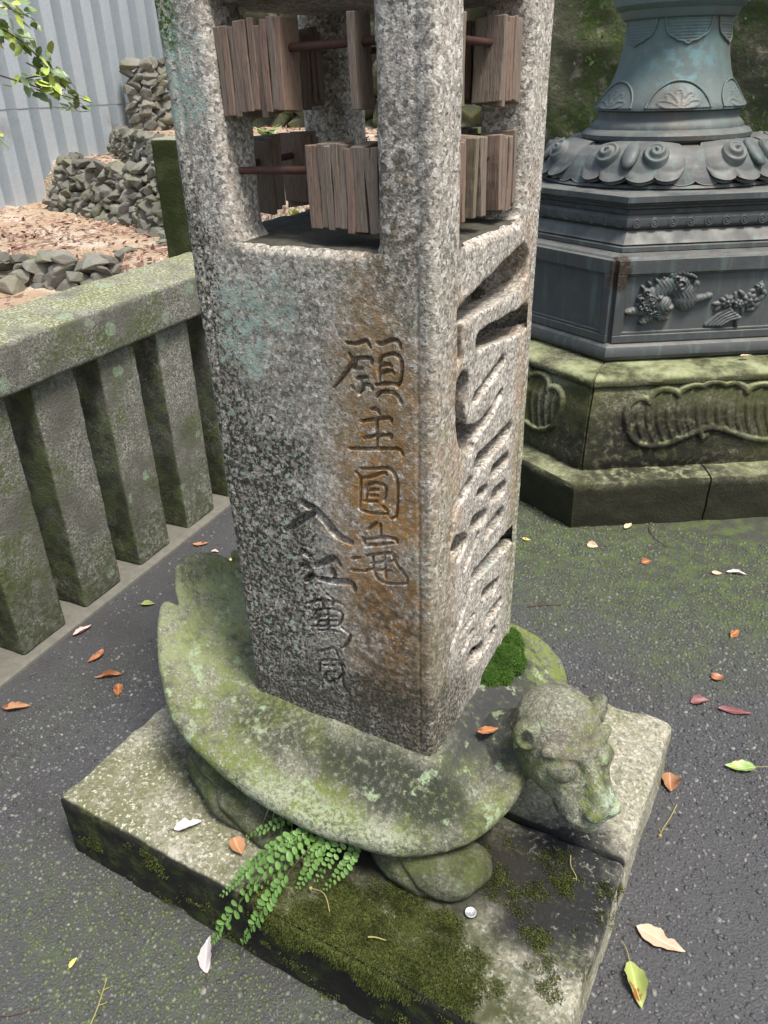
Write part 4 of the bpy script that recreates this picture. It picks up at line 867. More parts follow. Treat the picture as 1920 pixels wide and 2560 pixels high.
# ------------------------------------------------------------------ bronze lantern on its stone steps
LB = (LC[0], LC[1], 0)
lantern = empty('bronze_lantern', LB, 'large weathered bronze lantern with hexagonal base and lotus petals on a stone plinth', 'lantern')
def hex_loft(profile, nseg=26, amp=0, nscale=20, seed=1, rot=LA0, cracks=None):
    """profile rows (circumradius, z) swept round a hexagon"""
    ring = []; dent = []
    for k in range(6):
        a, b = rot + k * math.pi / 3, rot + (k + 1) * math.pi / 3; A = np.array([math.cos(a), math.sin(a)]); B = np.array([math.cos(b), math.sin(b)])
        e = .5 - .5 * np.cos(np.linspace(0, math.pi, nseg, endpoint=False)) * .999; e = (e + np.linspace(0, 1, nseg, endpoint=False)) / 2; e[0] = 0
        w = np.zeros(len(e))
        for fr, dp in (cracks or {}).get(k, []):
            ex = np.array([fr, fr + .0035] if fr == 0 else [fr - .0035, fr, fr + .0035]); e = np.concatenate([e[1:] if fr == 0 else e, ex]); w = np.concatenate([w[1:] if fr == 0 else w, [dp, 0] if fr == 0 else [0, dp, 0]])
        od = np.argsort(e); e = e[od]; w = w[od]
        ring += [A + (B - A) * t for t in e]; dent += list(w)
    ring = np.array(ring); n = len(ring); rows = [np.concatenate([LC + ring * r, np.full((n, 1), z)], 1) for r, z in profile]
    V = np.concatenate(rows); F = [tuple(f) for f in grid_faces(len(rows), n, wrap_v=True, flip=True)]
    if cracks:
        dv = np.tile(np.array(dent), len(rows)); d = V[:, :2] - LC; d /= np.linalg.norm(d, axis=1, keepdims=True) + 1e-9; V[:, :2] -= d * dv[:, None]; V[:, 2] -= dv * .5 * (np.arange(len(V)) > 3 * n)
    F.append(tuple(range((len(rows) - 1) * n, len(rows) * n)))
    if amp:
        d = V[:, :2] - LC; d /= np.linalg.norm(d, axis=1, keepdims=True) + 1e-9; e = fbm(V, nscale, 3, seed) * amp; V[:, :2] += d * e[:, None]; V[:, 2] += fbm(V, nscale, 3, seed + 5) * amp * .6
    return V, F
def dense(profile, step):
    out = [profile[0]]
    for a, b in zip(profile[:-1], profile[1:]):
        n = max(1, int(math.hypot(b[0] - a[0], b[1] - a[1]) / step)); out += [(a[0] + (b[0] - a[0]) * i / n, a[1] + (b[1] - a[1]) * i / n) for i in range(1, n + 1)]
    return out
V, F = hex_loft(dense([(1.0, -.03), (1.006, .0), (1.020, .166), (1.010, .179), (.97, .186), (.80, .193)], .016), 56, .007, 16, 3, cracks={0: [(.485, .016)], 5: [(.5, .012)]}); obj('step_stone', V, F, M['plinth'], lantern, sharp=40)
V, F = hex_loft(dense([(.905, .185), (.916, .22), (.910, .28), (.888, .40), (.858, .466), (.846, .478), (.856, .484), (.866, .490), (.868, .500), (.862, .511), (.842, .521), (.78, .528), (.60, .535)], .014), 56, .005, 18, 9, cracks={k: [(0., .012)] for k in range(6)}); plinth = obj('plinth_stone', V, F, M['plinth'], lantern, sharp=40)
V, F = hex_loft([(.690, .533), (.708, .540), (.717, .554), (.717, .570), (.708, .586), (.692, .596), (.680, .598), (.678, .606), (.678, .884), (.671, .893), (.60, .898)], 30); box = obj('bronze_box', V, F, M['bronze'], lantern, sharp=28)
V, F = hex_loft([(.600, .896), (.612, .900), (.611, .914), (.594, .919), (.604, .923), (.590, .936), (.574, .956), (.562, .964)], 24); obj('lower_moulding', V, F, M['bronze'], lantern, sharp=28)
V, F = hex_loft([(.548, .962), (.566, .968), (.577, .978), (.580, .990), (.577, 1.002), (.566, 1.012), (.546, 1.016)], 24); torus = obj('bead_moulding', V, F, M['bronze'], lantern, sharp=28)
V, F = hex_loft([(.545, 1.015), (.540, 1.030), (.558, 1.035), (.556, 1.043), (.580, 1.048), (.578, 1.054), (.602, 1.059), (.601, 1.078), (.590, 1.083), (.36, 1.086)], 24); obj('upper_moulding', V, F, M['bronze'], lantern, sharp=28)
def face_frame(k):
    a = LA0 + (k + .5) * math.pi / 3; n = np.array([math.cos(a), math.sin(a), 0]); return n, np.array([-n[1], n[0], 0])
# panel frames and sunken panels on the box
for k in (-1, 0, 1):
    n, t = face_frame(k); ap = .678 * math.cos(math.pi / 6)
    def bar(s0, s1, z0, z1, d0, d1):
        c = np.array([*LC, 0]) + n * (ap + (d0 + d1) / 2) + t * (s0 + s1) / 2 + np.array([0, 0, (z0 + z1) / 2]); Rm = np.stack([n, t, np.array([0, 0, 1.])], 1)
        return rbox(c, ((d1 - d0) / 2, (s1 - s0) / 2, (z1 - z0) / 2), .003, .08, 0, R=Rm)
    fr = merge([bar(-.335, .335, .838, .886, -.01, .016), bar(-.335, .335, .598, .626, -.01, .016), bar(-.335, -.302, .626, .838, -.01, .0155), bar(.302, .335, .626, .838, -.01, .0155),
                bar(-.302, .302, .831, .838, -.008, .009), bar(-.302, .302, .626, .636, -.008, .009), bar(-.302, -.294, .636, .831, -.008, .0085), bar(.294, .302, .636, .831, -.008, .0085)])
    obj('panel_frame', *fr, M['bronze'], box, smooth=False)
def relief(k, ap, s0, s1, z0, z1, hfn, step, mat, parent, name, slope=0, base_off=.0005):
    """raised ornament on a flat face: only where the height function is positive"""
    n, t = face_frame(k); s = np.arange(s0, s1, step); z = np.arange(z0, z1, step); A, B = np.meshgrid(s, z, indexing='ij'); q = np.stack([A.ravel(), B.ravel()], 1); h = hfn(q)
    W = np.array([*LC, 0]) + n * ap + t * q[:, :1] + np.array([0, 0, 1.]) * q[:, 1:] + n * (base_off + np.maximum(h, -.002) + slope * (q[:, 1] - z0))[:, None]
    F = grid_faces(len(s), len(z)); ok = (h[F] > -.0005).any(1); F = F[ok]; u, inv = np.unique(F, return_inverse=True)
    return obj(name, W[u], inv.reshape(-1, 4), mat, parent)
def dome(q, c, r, h, rot=0, p=.5):
    d = q - np.array(c); ca, sa = math.cos(rot), math.sin(rot); d = np.stack([d[:, 0] * ca + d[:, 1] * sa, -d[:, 0] * sa + d[:, 1] * ca], 1) / np.array(r)
    return h * (np.clip(1 - (d ** 2).sum(1), 0, 1) ** p) - .004 * ((d ** 2).sum(1) >= 1)
def limb(q, pts, r0, r1, h):
    d, t = seg_dist(q, pts); r = r0 + (r1 - r0) * t; return h * np.clip(1 - (d / r) ** 2, 0, 1) ** .5 - .004 * (d >= r)
def spiral(q, c, r, h, turns=1.6, ph=0.):
    d = q - np.array(c); rho = np.linalg.norm(d, axis=1) / r; a = np.arctan2(d[:, 1], d[:, 0]) / (2 * math.pi) + ph
    w = np.abs(((rho * turns - a) % 1) - .5) * 2; return np.where(rho < 1, h * (.55 * np.sqrt(np.clip(1 - rho ** 2, 0, 1)) + .45 * np.clip(w * 1.6 - .3, 0, 1)), -.004)
AP0 = .678 * math.cos(math.pi / 6)
def lion(q):
    hs = [limb(q, [(-.275, .745), (-.245, .785), (-.20, .79), (-.165, .755), (-.155, .735)], .030, .042, .020), dome(q, (-.19, .785), (.042, .038), .022), dome(q, (-.160, .735), (.05, .03), .020),
          dome(q, (-.285, .735), (.052, .050), .022), dome(q, (-.245, .722), (.036, .034), .032), dome(q, (-.222, .712), (.022, .014), .034, .3), dome(q, (-.230, .697), (.018, .010), .028, .3), dome(q, (-.262, .748), (.016, .011), .032, .6),
          limb(q, [(-.30, .70), (-.335, .703), (-.365, .700)], .020, .013, .016), dome(q, (-.365, .700), (.018, .011), .018), limb(q, [(-.285, .70), (-.285, .68), (-.31, .668)], .021, .014, .018), dome(q, (-.308, .664), (.019, .011), .020),
          limb(q, [(-.255, .695), (-.245, .678), (-.222, .675)], .018, .011, .018), limb(q, [(-.15, .735), (-.115, .735), (-.08, .742)], .020, .011, .016), dome(q, (-.075, .744), (.018, .013), .016),
          limb(q, [(-.155, .76), (-.135, .765), (-.13, .785)], .018, .012, .015), dome(q, (-.128, .788), (.015, .014), .016), limb(q, [(-.20, .81), (-.225, .825), (-.19, .832), (-.15, .820), (-.135, .812)], .018, .006, .016)]
    for i, (a, b) in enumerate(((-.327, .72), (-.325, .745), (-.310, .768), (-.305, .715), (-.29, .703), (-.265, .695), (-.295, .748), (-.283, .728))): hs.append(spiral(q, (a, b), .016, .030, 1.5, i * .3))
    hs.append(spiral(q, (-.19, .788), .026, .032, 1.7)); hs.append(spiral(q, (-.205, .812), .015, .028, 1.4, .4))
    for a, b in ((-.322, .782), (-.300, .795), (-.275, .806), (-.25, .812)): hs.append(dome(q, (a, b), (.013, .007), .014, 2.2))
    h = np.max(hs, axis=0); return h + .0012 * np.sin(q[:, 0] * 420 + 3 * np.sin(q[:, 1] * 150)) * (h > .004)
relief(0, AP0, -.295, .03, .637, .85, lambda q: lion((q - (.074, .006)) / (.97, 1)), .0024, M['bronze'], box, 'lion_relief')
def peony(q):
    hs = []
    for j in range(5): hs.append(limb(q, [(-.065 + .012 * j, .640), (-.03 + .012 * j, .675 - .004 * j), (.012 + .010 * j, .697 - .008 * j), (.045, .66 - .006 * j), (.05, .640)], .007, .006, .010 + .002 * j))
    for (a, b, r) in ((-.003, .722, .024), (.078, .724, .028), (.107, .768, .016), (.04, .712, .018)):
        for i in range(7): an = i * .9; hs.append(dome(q, (a + r * .62 * math.cos(an), b + r * .55 * math.sin(an)), (r * .5, r * .38), .016, an))
        hs.append(dome(q, (a, b), (r * .42, r * .38), .022))
    for i, (a, b) in enumerate(((-.035, .715), (-.03, .70), (.025, .735), (.05, .745), (.09, .69), (.11, .705), (.06, .69), (.125, .75), (.09, .755), (.12, .73))): hs.append(dome(q, (a, b), (.020, .009), .010, i * .8))
    hs.append(limb(q, [(.03, .70), (.07, .72), (.1, .755), (.112, .785)], .006, .004, .010)); h = np.max(hs, axis=0)
    return h
relief(0, AP0, -.02, .24, .636, .80, lambda q: peony(q - (.074, .006)), .0024, M['bronze'], box, 'peony_relief')
# rows of little spiral bosses on the bead moulding
boss = None; bm_n, bm_t = 0, 0
def boss_mesh(R=.019):
    nr, na = 9, 20; V = []; q = []
    for i in range(nr):
        for j in range(na): r = R * (i + .02) / (nr - 1); a = j * 2 * math.pi / na; q.append((r * math.cos(a), r * math.sin(a)))
    q = np.array(q); h = np.maximum(spiral(q, (0, 0), R, .007, 2.2), 0) - .001; V = np.stack([h, q[:, 0], q[:, 1]], 1)
    me = new_mesh('spiral_boss', V, grid_faces(nr, na, wrap_v=True)); me.materials.append(M['bronze']); return me
BOSS = boss_mesh()
for k in (-1, 0):
    n, t = face_frame(k); ap = .577 * math.cos(math.pi / 6)
    for s in np.linspace(-.255, .255, 9):
        W = np.array([*LC, .990]) + n * ap + t * s; Mx = Matrix.Translation(W) @ Matrix(np.stack([n, t, np.array([0, 0, 1.])], 1).tolist()).to_4x4(); inst('spiral_boss', BOSS, Mx, torus)
# carved cartouches on the stone plinth
hf_ = [(-.311, .369), (-.306, .420), (-.26, .446), (-.23, .430), (-.213, .460), (-.148, .465), (-.123, .449), (-.104, .468), (-.039, .475), (0., .487)]
hb_ = [(-.311, .369), (-.287, .308), (-.225, .276), (-.153, .283), (-.084, .307), (-.042, .323), (0., .333)]
def _round(p): return [tuple(v) for v in catmull(p, 6 * len(p))]
c0 = hf_[:2] + hf_[2:] ; c0 = c0 + [(-x, y) for x, y in c0[-2::-1]]
c0b = _round(hb_); c0b = c0b + [(-x, y) for x, y in c0b[-2::-1]]
def scal(p):
    out = []
    for a, b in zip(p[:-1], p[1:]):
        a = np.array(a); b = np.array(b); nrm_ = np.array([-(b - a)[1], (b - a)[0]]); nrm_ = nrm_ * np.sign(nrm_[1] if abs(nrm_[1]) > abs(nrm_[0]) else -nrm_[0] * (1 if a[0] > 0 else -1) * -1)
        out += [tuple(a + (b - a) * t + nrm_ * .12 * math.sin(math.pi * t)) for t in (0, .25, .5, .75)]
    return out + [p[-1]]
c0 = scal(c0)
def cart(q):
    d1, _ = seg_dist(q, c0); d2, _ = seg_dist(q, c0b); d3, _ = seg_dist(q, [(-.03, .328), (-.042, .312), (-.03, .298), (-.015, .304)]); d = np.minimum(np.minimum(d1, d2), d3)
    h = .014 * np.clip(1 - (d / .0115) ** 2, 0, 1) ** .5 - .003 * (d > .0115)
    up = np.interp(q[:, 0], [p[0] for p in c0], [p[1] for p in c0]); lo = np.interp(q[:, 0], [p[0] for p in c0b], [p[1] for p in c0b]); ins = (q[:, 1] < up - .004) & (q[:, 1] > lo + .004) & (np.abs(q[:, 0]) < .305)
    rib = .006 * np.clip(np.cos((q[:, 0] + .02 * np.sin(q[:, 1] * 20)) * 2 * math.pi / .036) + .15, 0, 1); return np.where(ins, np.maximum(h, rib + .0008), h) + fbm(np.c_[q, q[:, :1] * 0], 40, 2, 4) * .0016
# plinth faces lean back a little: follow them
def relief_lean(k, fn, s0, s1, name):
    o = relief(k, 0, s0, s1, .255, .51, fn, .0035, M['plinth'], plinth, name); n, t = face_frame(k); me = o.data; b = np.array(parent_loc(plinth)); co = np.empty(len(me.vertices) * 3, np.float32); me.vertices.foreach_get('co', co); co = co.reshape(-1, 3)
    zz = co[:, 2] + b[2]; R = np.interp(zz, [.22, .28, .40, .466], [.916, .910, .888, .858]) * math.cos(math.pi / 6) - .001; co += n[None] * R[:, None]; me.vertices.foreach_set('co', co.ravel()); me.update()
relief_lean(0, cart, -.335, .335, 'cartouche'); relief_lean(-1, cart, -.335, .335, 'cartouche')
# lotus base
def lathe(prof, n=128, arc=(0, 2 * math.pi)):
    a = np.linspace(0, 2 * math.pi, n, endpoint=False); V = np.concatenate([np.stack([LC[0] + r * np.cos(a), LC[1] + r * np.sin(a), np.full(n, z)], 1) for r, z in prof]); return V, grid_faces(len(prof), n, wrap_v=True, flip=True)
V, F = lathe([(.448, 1.084), (.456, 1.090), (.450, 1.099), (.418, 1.106), (.412, 1.130), (.398, 1.160), (.366, 1.188), (.325, 1.212), (.28, 1.222)]); lotus = obj('lotus_base', V, F, M['bronze'], lantern, sharp=35)
PET = np.array([(.285, 1.224), (.330, 1.224), (.370, 1.210), (.402, 1.184), (.424, 1.152), (.440, 1.120), (.450, 1.096)])
def prof_at(t, P): u = np.linspace(0, 1, len(P)); return np.interp(t, u, P[:, 0]), np.interp(t, u, P[:, 1])
def petal(a0, hw, off, lobes, t0=0., under=False):
    nu, nv = 61, 40; U, T = np.meshgrid(np.linspace(-1, 1, nu), np.linspace(0, 1, nv), indexing='ij'); edge = np.abs(np.sin((U + 1) / 2 * math.pi * lobes)) ** .6
    tm = t0 + (1 - t0) * T * (.85 + .15 * edge) * (1 - .18 * np.abs(U) ** 4); r, z = prof_at(tm, PET)
    wid = hw * (.72 + .28 * np.sin(np.clip(T, 0, 1) * math.pi * .75)) ; a = a0 + U * wid
    bul = off * (1 - np.abs(U) ** 3) * np.clip(T * 6, 0, 1) + .012 * np.clip(T - .80, 0, 1) / .2 * edge * (not under); r = r + bul; z = z + bul * .45
    top = np.stack([LC[0] + r * np.cos(a), LC[1] + r * np.sin(a), z], -1); bot = np.stack([LC[0] + (r - .016) * np.cos(a), LC[1] + (r - .016) * np.sin(a), z - .012], -1)
    n = nu * nv; F = grid_faces(nu, nv, flip=True); bd = [i * nv + nv - 1 for i in range(nu)]; l = [j for j in range(nv)]; rr = [(nu - 1) * nv + j for j in range(nv)]
    side = [(bd[i], bd[i + 1], bd[i + 1] + n, bd[i] + n) for i in range(nu - 1)] + [(l[j], l[j + 1], l[j + 1] + n, l[j] + n) for j in range(nv - 1)] + [(rr[j + 1], rr[j], rr[j] + n, rr[j + 1] + n) for j in range(nv - 1)]
    return obj('lotus_petal', np.concatenate([top.reshape(-1, 3), bot.reshape(-1, 3)]), np.concatenate([F, F[:, ::-1] + n, np.array(side)]), M['bronze'], lotus)
def swirl_on(a, t, R, parent, hand):
    r, z = prof_at(t, PET); r2, z2 = prof_at(t + .04, PET); e = np.array([math.cos(a), math.sin(a), 0]); p = np.array([LC[0], LC[1], 0]) + e * (r + .028) + np.array([0, 0, z + .012]); tv = e * (r2 - r) + np.array([0, 0, z2 - z]); tv /= np.linalg.norm(tv); sv = np.array([-e[1], e[0], 0]); nv_ = np.cross(sv, -tv); nv_ *= np.sign(nv_ @ e)
    nr, na = 16, 30; q = np.array([(R * (i + .01) / (nr - 1) * math.cos(j * 2 * math.pi / na), R * (i + .01) / (nr - 1) * math.sin(j * 2 * math.pi / na)) for i in range(nr) for j in range(na)])
    rho = np.linalg.norm(q, axis=1) / R; an = np.arctan2(q[:, 1], q[:, 0] * hand) / (2 * math.pi); w = np.abs(((rho * 1.9 - an) % 1) - .5) * 2
    h = .020 * (1 - rho) ** .9 + .007 * np.clip(w * 1.7 - .4, 0, 1) * (rho < .98) - .020 * np.clip(rho - .8, 0, 1) * 2
    W = p + sv * q[:, :1] - tv * q[:, 1:] + nv_ * h[:, None]; obj('swirl', W, grid_faces(nr, na, wrap_v=True), M['bronze'], parent)
view_a = math.atan2(CAM_LOC[1] - LC[1], CAM_LOC[0] - LC[0])
for k in range(6):
    a = view_a - math.radians(14.) + k * math.pi / 3
    petal(a + math.pi / 6, math.radians(15), .004, 2, .25, True)
    p = petal(a, math.radians(27), .024, 4)
    for s in (-1, 1): swirl_on(a + s * math.radians(11.5), .47, .047, p, s)
    r, z = prof_at(.50, PET); r -= .0; e = np.array([math.cos(a), math.sin(a), 0]); c = np.array([*LC, 0]) + e * (r + .024) + np.array([0, 0, z + .010])
    sv = np.array([-e[1], e[0], 0]); th = np.linspace(0, math.pi, 9)
    ell = np.array([c + sv * .030 * math.sin(v) * math.cos(u) + np.array([0, 0, 1]) * .042 * math.cos(v) + (e * .026 - np.array([0, 0, .0])) * math.sin(v) * math.sin(u) - e * .04 * math.cos(v) for v in np.linspace(.05, math.pi - .05, 9) for u in np.linspace(0, 2 * math.pi, 14, endpoint=False)])
    obj('petal_bud', ell, grid_faces(9, 14, wrap_v=True), M['bronze'], p)
# rings, bell-shaped shaft, collar
V, F = lathe([(.28, 1.218), (.300, 1.221), (.312, 1.232), (.313, 1.246), (.300, 1.259), (.282, 1.264), (.280, 1.275), (.268, 1.288), (.263, 1.292), (.260, 1.298), (.260, 1.322), (.25, 1.324)]); obj('ring_moulding', V, F, M['bronze'], lantern, sharp=35)
BELL = np.array([(.25, 1.322), (.273, 1.326), (.272, 1.336), (.260, 1.352), (.240, 1.382), (.221, 1.412), (.206, 1.45), (.194, 1.495), (.186, 1.54), (.183, 1.585), (.183, 1.64), (.182, 1.66)])
V, F = lathe(BELL[np.linspace(0, len(BELL) - 1, len(BELL)).astype(int)]); bell = obj('bell_shaft', V, F, M['bronze'], lantern, sharp=35)
V, F = lathe([(.175, 1.612), (.196, 1.616), (.205, 1.628), (.209, 1.642), (.222, 1.649), (.232, 1.658), (.238, 1.69), (.244, 1.74), (.25, 1.80), (.28, 1.9), (.28, 2.0), (.0, 2.0)]); obj('collar', V, F, M['bronze'], lantern, sharp=35)
def bell_pt(a, z, o=0.):
    r = np.interp(z, BELL[1:, 1], BELL[1:, 0]) + o; return np.stack([LC[0] + r * np.cos(a), LC[1] + r * np.sin(a), z + 0 * a], -1)
def bell_curve(pts, rad, name, parent=bell):
    q = catmull(pts, 6 * len(pts)); W = bell_pt(q[:, 0], q[:, 1], .003); V, F = tube(W, rad, 7); return obj(name, V, F, M['bronze'], parent)
def bell_patch(fn, a0, a1, z0, z1, name, n=44, m=36):
    A, Zz = np.meshgrid(np.linspace(a0, a1, n), np.linspace(z0, z1, m), indexing='ij'); h = fn(A.ravel(), Zz.ravel()); W = bell_pt(A.ravel(), Zz.ravel(), 0) ; W2 = bell_pt(A.ravel(), Zz.ravel(), np.maximum(h, -.003)); F = grid_faces(n, m); ok = (h[F] > -.0005).any(1); F = F[ok]; u, inv = np.unique(F, return_inverse=True); return obj(name, W2[u], inv.reshape(-1, 4), M['bronze'], bell)
for k in range(6):
    a = view_a + math.radians(8.) + k * math.pi / 3; hw = math.radians(24)
    if math.cos(a - view_a) < -.3: continue
    bell_curve([(a + hw * math.cos(u), 1.335 + .085 * math.sin(u)) for u in np.linspace(0, math.pi, 12)], .0045, 'arch_ornament')
    def fan(A, Zz, a=a):
        x = (A - a) / hw; y = (Zz - 1.333) / .085; ins = (x ** 2 + y ** 2 < .95) & (y > 0); h = np.where(ins, .0025 + .0012 * np.sin(x * 60) * np.sin(y * 45), -.004)
        for u in (.35, .95, 1.57, 2.19, 2.79):
            d, t = seg_dist(np.stack([x, y], 1), [(0.0, .03), (.62 * math.cos(u), .62 * math.sin(u))]); wdt = .03 + .13 * np.sin(np.clip(t, 0, 1) * math.pi * .8); h = np.where(ins & (d < wdt), .0055 - .0025 * (d < wdt * .5), h)
        return h
    bell_patch(fan, a - hw, a + hw, 1.334, 1.42, 'fan_ornament')
    b = a + math.radians(4); ww = math.radians(25.5)
    cur = [(b - ww, 1.617), (b - ww * .92, 1.585), (b - ww * .78, 1.563), (b - ww * .55, 1.553), (b - ww * .40, 1.545), (b - ww * .18, 1.541), (b, 1.533), (b + ww * .18, 1.541), (b + ww * .40, 1.545), (b + ww * .55, 1.553), (b + ww * .78, 1.563), (b + ww * .92, 1.585), (b + ww, 1.617)]
    bell_curve(cur, .0042, 'lappet_edge')
    def lap(A, Zz, b=b, cur=np.array(cur)):
        lo = np.interp(A, cur[:, 0], cur[:, 1]); return np.where((Zz > lo) & (np.abs(A - b) < ww), .0030 + .0010 * np.sign(np.sin((A * .2 + Zz) * 330) * np.sin((A * .2 - Zz) * 330)), -.004)
    bell_patch(lap, b - ww, b + ww, 1.53, 1.625, 'lappet', 60, 44)

# ------------------------------------------------------------------ moss
def blades(name, base, nrm, length, width, mat, lean=.6, seed=1, tone=None):
    r = np.random.default_rng(seed); n = len(base); d = nrm + r.normal(0, lean, (n, 3)); d /= np.linalg.norm(d, axis=1, keepdims=True)
    s = np.cross(d, r.normal(0, 1, (n, 3))); s /= np.linalg.norm(s, axis=1, keepdims=True) + 1e-9; L = (length * r.uniform(.5, 1.3, n))[:, None]; w = width * r.uniform(.7, 1.3, n)[:, None]
    bend = np.array([0, 0, -1.]) * L * .22; V = np.stack([base - s * w, base + s * w, base + d * L * .55 + s * w * .8, base + d * L + bend, base + d * L * .55 - s * w * .8], 1)
    F = np.array([(0, 1, 2), (0, 2, 4), (4, 2, 3)])[None] + (np.arange(n) * 5)[:, None, None]
    o = obj(name, V.reshape(-1, 3), F.reshape(-1, 3), mat, smooth=False); t = np.clip((r.beta(2, 2, n) if tone is None else tone), 0, 1)
    at = o.data.attributes.new('tone', 'FLOAT', 'POINT'); at.data.foreach_set('value', (np.repeat(t, 5) * np.tile([.25, .25, .7, 1, .7], n)).astype(np.float32)); return o
r = np.random.default_rng(5); N = 230000; P = np.stack([r.uniform(-.06, .56, N), r.uniform(-.52, -.12, N), np.zeros(N)], 1)
yf = SLAB_C[1] - SLAB_H[1] + math.sin(SLAB_ROT) * (P[:, 0] - SLAB_C[0])
def ell(P, cx, cy, rx, ry): return 1 - np.hypot((P[:, 0] - cx) / rx, (P[:, 1] - cy) / ry)
den = np.maximum.reduce([ell(P, .20, -.44, .22, .12), ell(P, .08, -.47, .13, .06), ell(P, .31, -.43, .11, .09), ell(P, .26, -.37, .12, .05), .16 * ell(P, .46, -.27, .06, .09), .10 * ell(P, .42, -.17, .04, .06), .3 * ell(P, .05, -.385, .03, .03)])
den = den * 1.9 + fbm(P, 26, 4, 71) * 1.15 - .05
den -= 1.2 * np.clip(ell(P, .375, -.325, .045, .05), 0, 1) + 1.5 * np.clip(ell(P, .295, -.418, .02, .016), 0, 1)
keep = (r.random(N) < np.clip(den, 0, 1)) & (P[:, 1] > yf + .004); B = P[keep]; B[:, 2] = SLAB_Z + fbm(B, 26, 3, 3) * .003 + .001; Nn = np.tile([0, -.25, 1.], (len(B), 1))
# fringe hanging over the front arris
N2 = 26000; E = np.stack([r.uniform(-.02, .36, N2), np.zeros(N2), r.uniform(.085, .165, N2)], 1); E[:, 1] = SLAB_C[1] - SLAB_H[1] + math.sin(SLAB_ROT) * (E[:, 0] - SLAB_C[0]) - .001
k2 = r.random(N2) < np.clip(((E[:, 2] - .10) / .05) * 1.1 + fbm(E, 18, 3, 8) * .9 - .25 * (E[:, 0] > .30) * 3, 0, 1) * np.clip((E[:, 0] + .02) * 20, 0, 1) * np.clip((.34 - E[:, 0]) * 14, 0, 1); E = E[k2]
base = np.concatenate([B, E]); nn = np.concatenate([Nn, np.tile([0, -1., .35], (len(E), 1))])
tag(blades('moss_carpet', base, nn, .0068, .0007, M['moss'], .7, 3), 'olive green moss carpet over the front of the slab', 'moss', kind='stuff')
# sparse moss tufts along the slab flank
N3 = 60000; E = np.stack([r.uniform(-.52, .50, N3), np.zeros(N3), r.uniform(.0, .145, N3)], 1); E[:, 1] = SLAB_C[1] - SLAB_H[1] + math.sin(SLAB_ROT) * (E[:, 0] - SLAB_C[0]) - .001
k3 = r.random(N3) < np.clip(fbm(E, 16, 4, 18) * 2.2 - .35, 0, .55); E = E[k3]
tag(blades('moss_tufts', E, np.tile([0, -1., .3], (len(E), 1)), .0042, .0007, M['moss'], .5, 4), 'small green moss tufts on the dark front flank of the slab', 'moss', kind='stuff')
def cush(P):
    d = s_ell(P, (.205, .052, .360), (.024, .026, .022))
    for c, q in (((.214, .082, .360), (.030, .026, .026)), ((.220, .118, .362), (.031, .030, .030)), ((.214, .156, .362), (.028, .030, .032)), ((.206, .188, .36), (.018, .022, .024)), ((.236, .075, .352), (.014, .014, .012)), ((.243, .128, .354), (.016, .02, .014))): d = smin(d, s_ell(P, c, q), .008)
    return d + fbm(P, 60, 3, 3) * .006
V, F = sdf_mesh(cush, (.16, -.02, .31), (.29, .24, .43), .004)
cu = tag(obj('moss_cushion', V, F, M['cushion'], base=(.215, .11, .35)), 'bright green moss cushion at the foot of the pillar on the right', 'moss cushion')
tri = V[F]; cen = tri.mean(1); nr = np.cross(tri[:, 1] - tri[:, 0], tri[:, 2] - tri[:, 0]); nr /= np.linalg.norm(nr, axis=1, keepdims=True) + 1e-12
g = np.gradient; eps = 1e-3; gr = np.stack([cush(cen + np.eye(3)[k] * eps) - cush(cen - np.eye(3)[k] * eps) for k in range(3)], 1); gr /= np.linalg.norm(gr, axis=1, keepdims=True) + 1e-12
idx = np.repeat(np.arange(len(cen)), 8); bp = cen[idx] + r.normal(0, .0016, (len(idx), 3)); ok = (bp[:, 0] > .198) & (bp[:, 2] > .335)
o = blades('moss_leaves', bp[ok], gr[idx][ok], .0042, .0006, M['cushion'], .45, 9); o.data.transform(Matrix.Translation((-.215, -.11, -.35))); o.parent = cu; o['kind'] = 'stuff'

# ------------------------------------------------------------------ fern
fern = empty('fern', (.045, -.285, SLAB_Z), 'bright green fern with small round leaflets growing under the shell rim', 'fern')
a = np.linspace(0, 2 * math.pi, 11, endpoint=False)
LV = np.stack([.5 + .5 * np.cos(a), .5 * np.sin(a) * (.82 + .18 * np.cos(a)), .10 * np.cos(a) ** 2 + .12 * np.abs(np.sin(a))], 1); LV = np.concatenate([[[.5, 0, 0.0]], LV]); LF = [(0, 1 + i, 1 + (i + 1) % 11) for i in range(11)]
LEAFLET = new_mesh('leaflet', LV, LF); LEAFLET.materials.append(M['fern'])
rf = random.Random(4)
def frond(pts, n, size, bare=.25):
    C = catmull(pts, 40); V, F = tube(C, np.linspace(.0011, .0005, 40), 5); st = obj('frond', V, F, M['fern_dark'], fern)
    for i in range(n):
        u = bare + (1 - bare) * (i + .5) / n; k = min(38, int(u * 39)); p = Vector(C[k] + (C[k + 1] - C[k]) * (u * 39 - k)); t = Vector(C[k + 1] - C[k]).normalized(); up = Vector((rf.gauss(0, .2), rf.gauss(0, .2), 1)); side = t.cross(up).normalized(); up = side.cross(t)
        s = size * (math.sin(min(1, (1 - u) * 1.7 + .22) * math.pi / 2) ** .9) * rf.uniform(.85, 1.12)
        for sg in (-1, 1):
            d = (side * sg + t * rf.uniform(.12, .38) + up * rf.uniform(-.15, .2)).normalized(); nn_ = up; y = nn_.cross(d).normalized(); z = d.cross(y)
            Mx = Matrix((d * s, y * s * .72, z * s)).transposed().to_4x4(); Mx.translation = p + t * rf.uniform(-.001, .001) + t * (.002 * sg); inst('leaflet', LEAFLET, Mx, st)
frond([(.05, -.29, .175), (.03, -.36, .235), (-.015, -.45, .205), (-.055, -.515, .135), (-.078, -.545, .085)], 26, .0185)
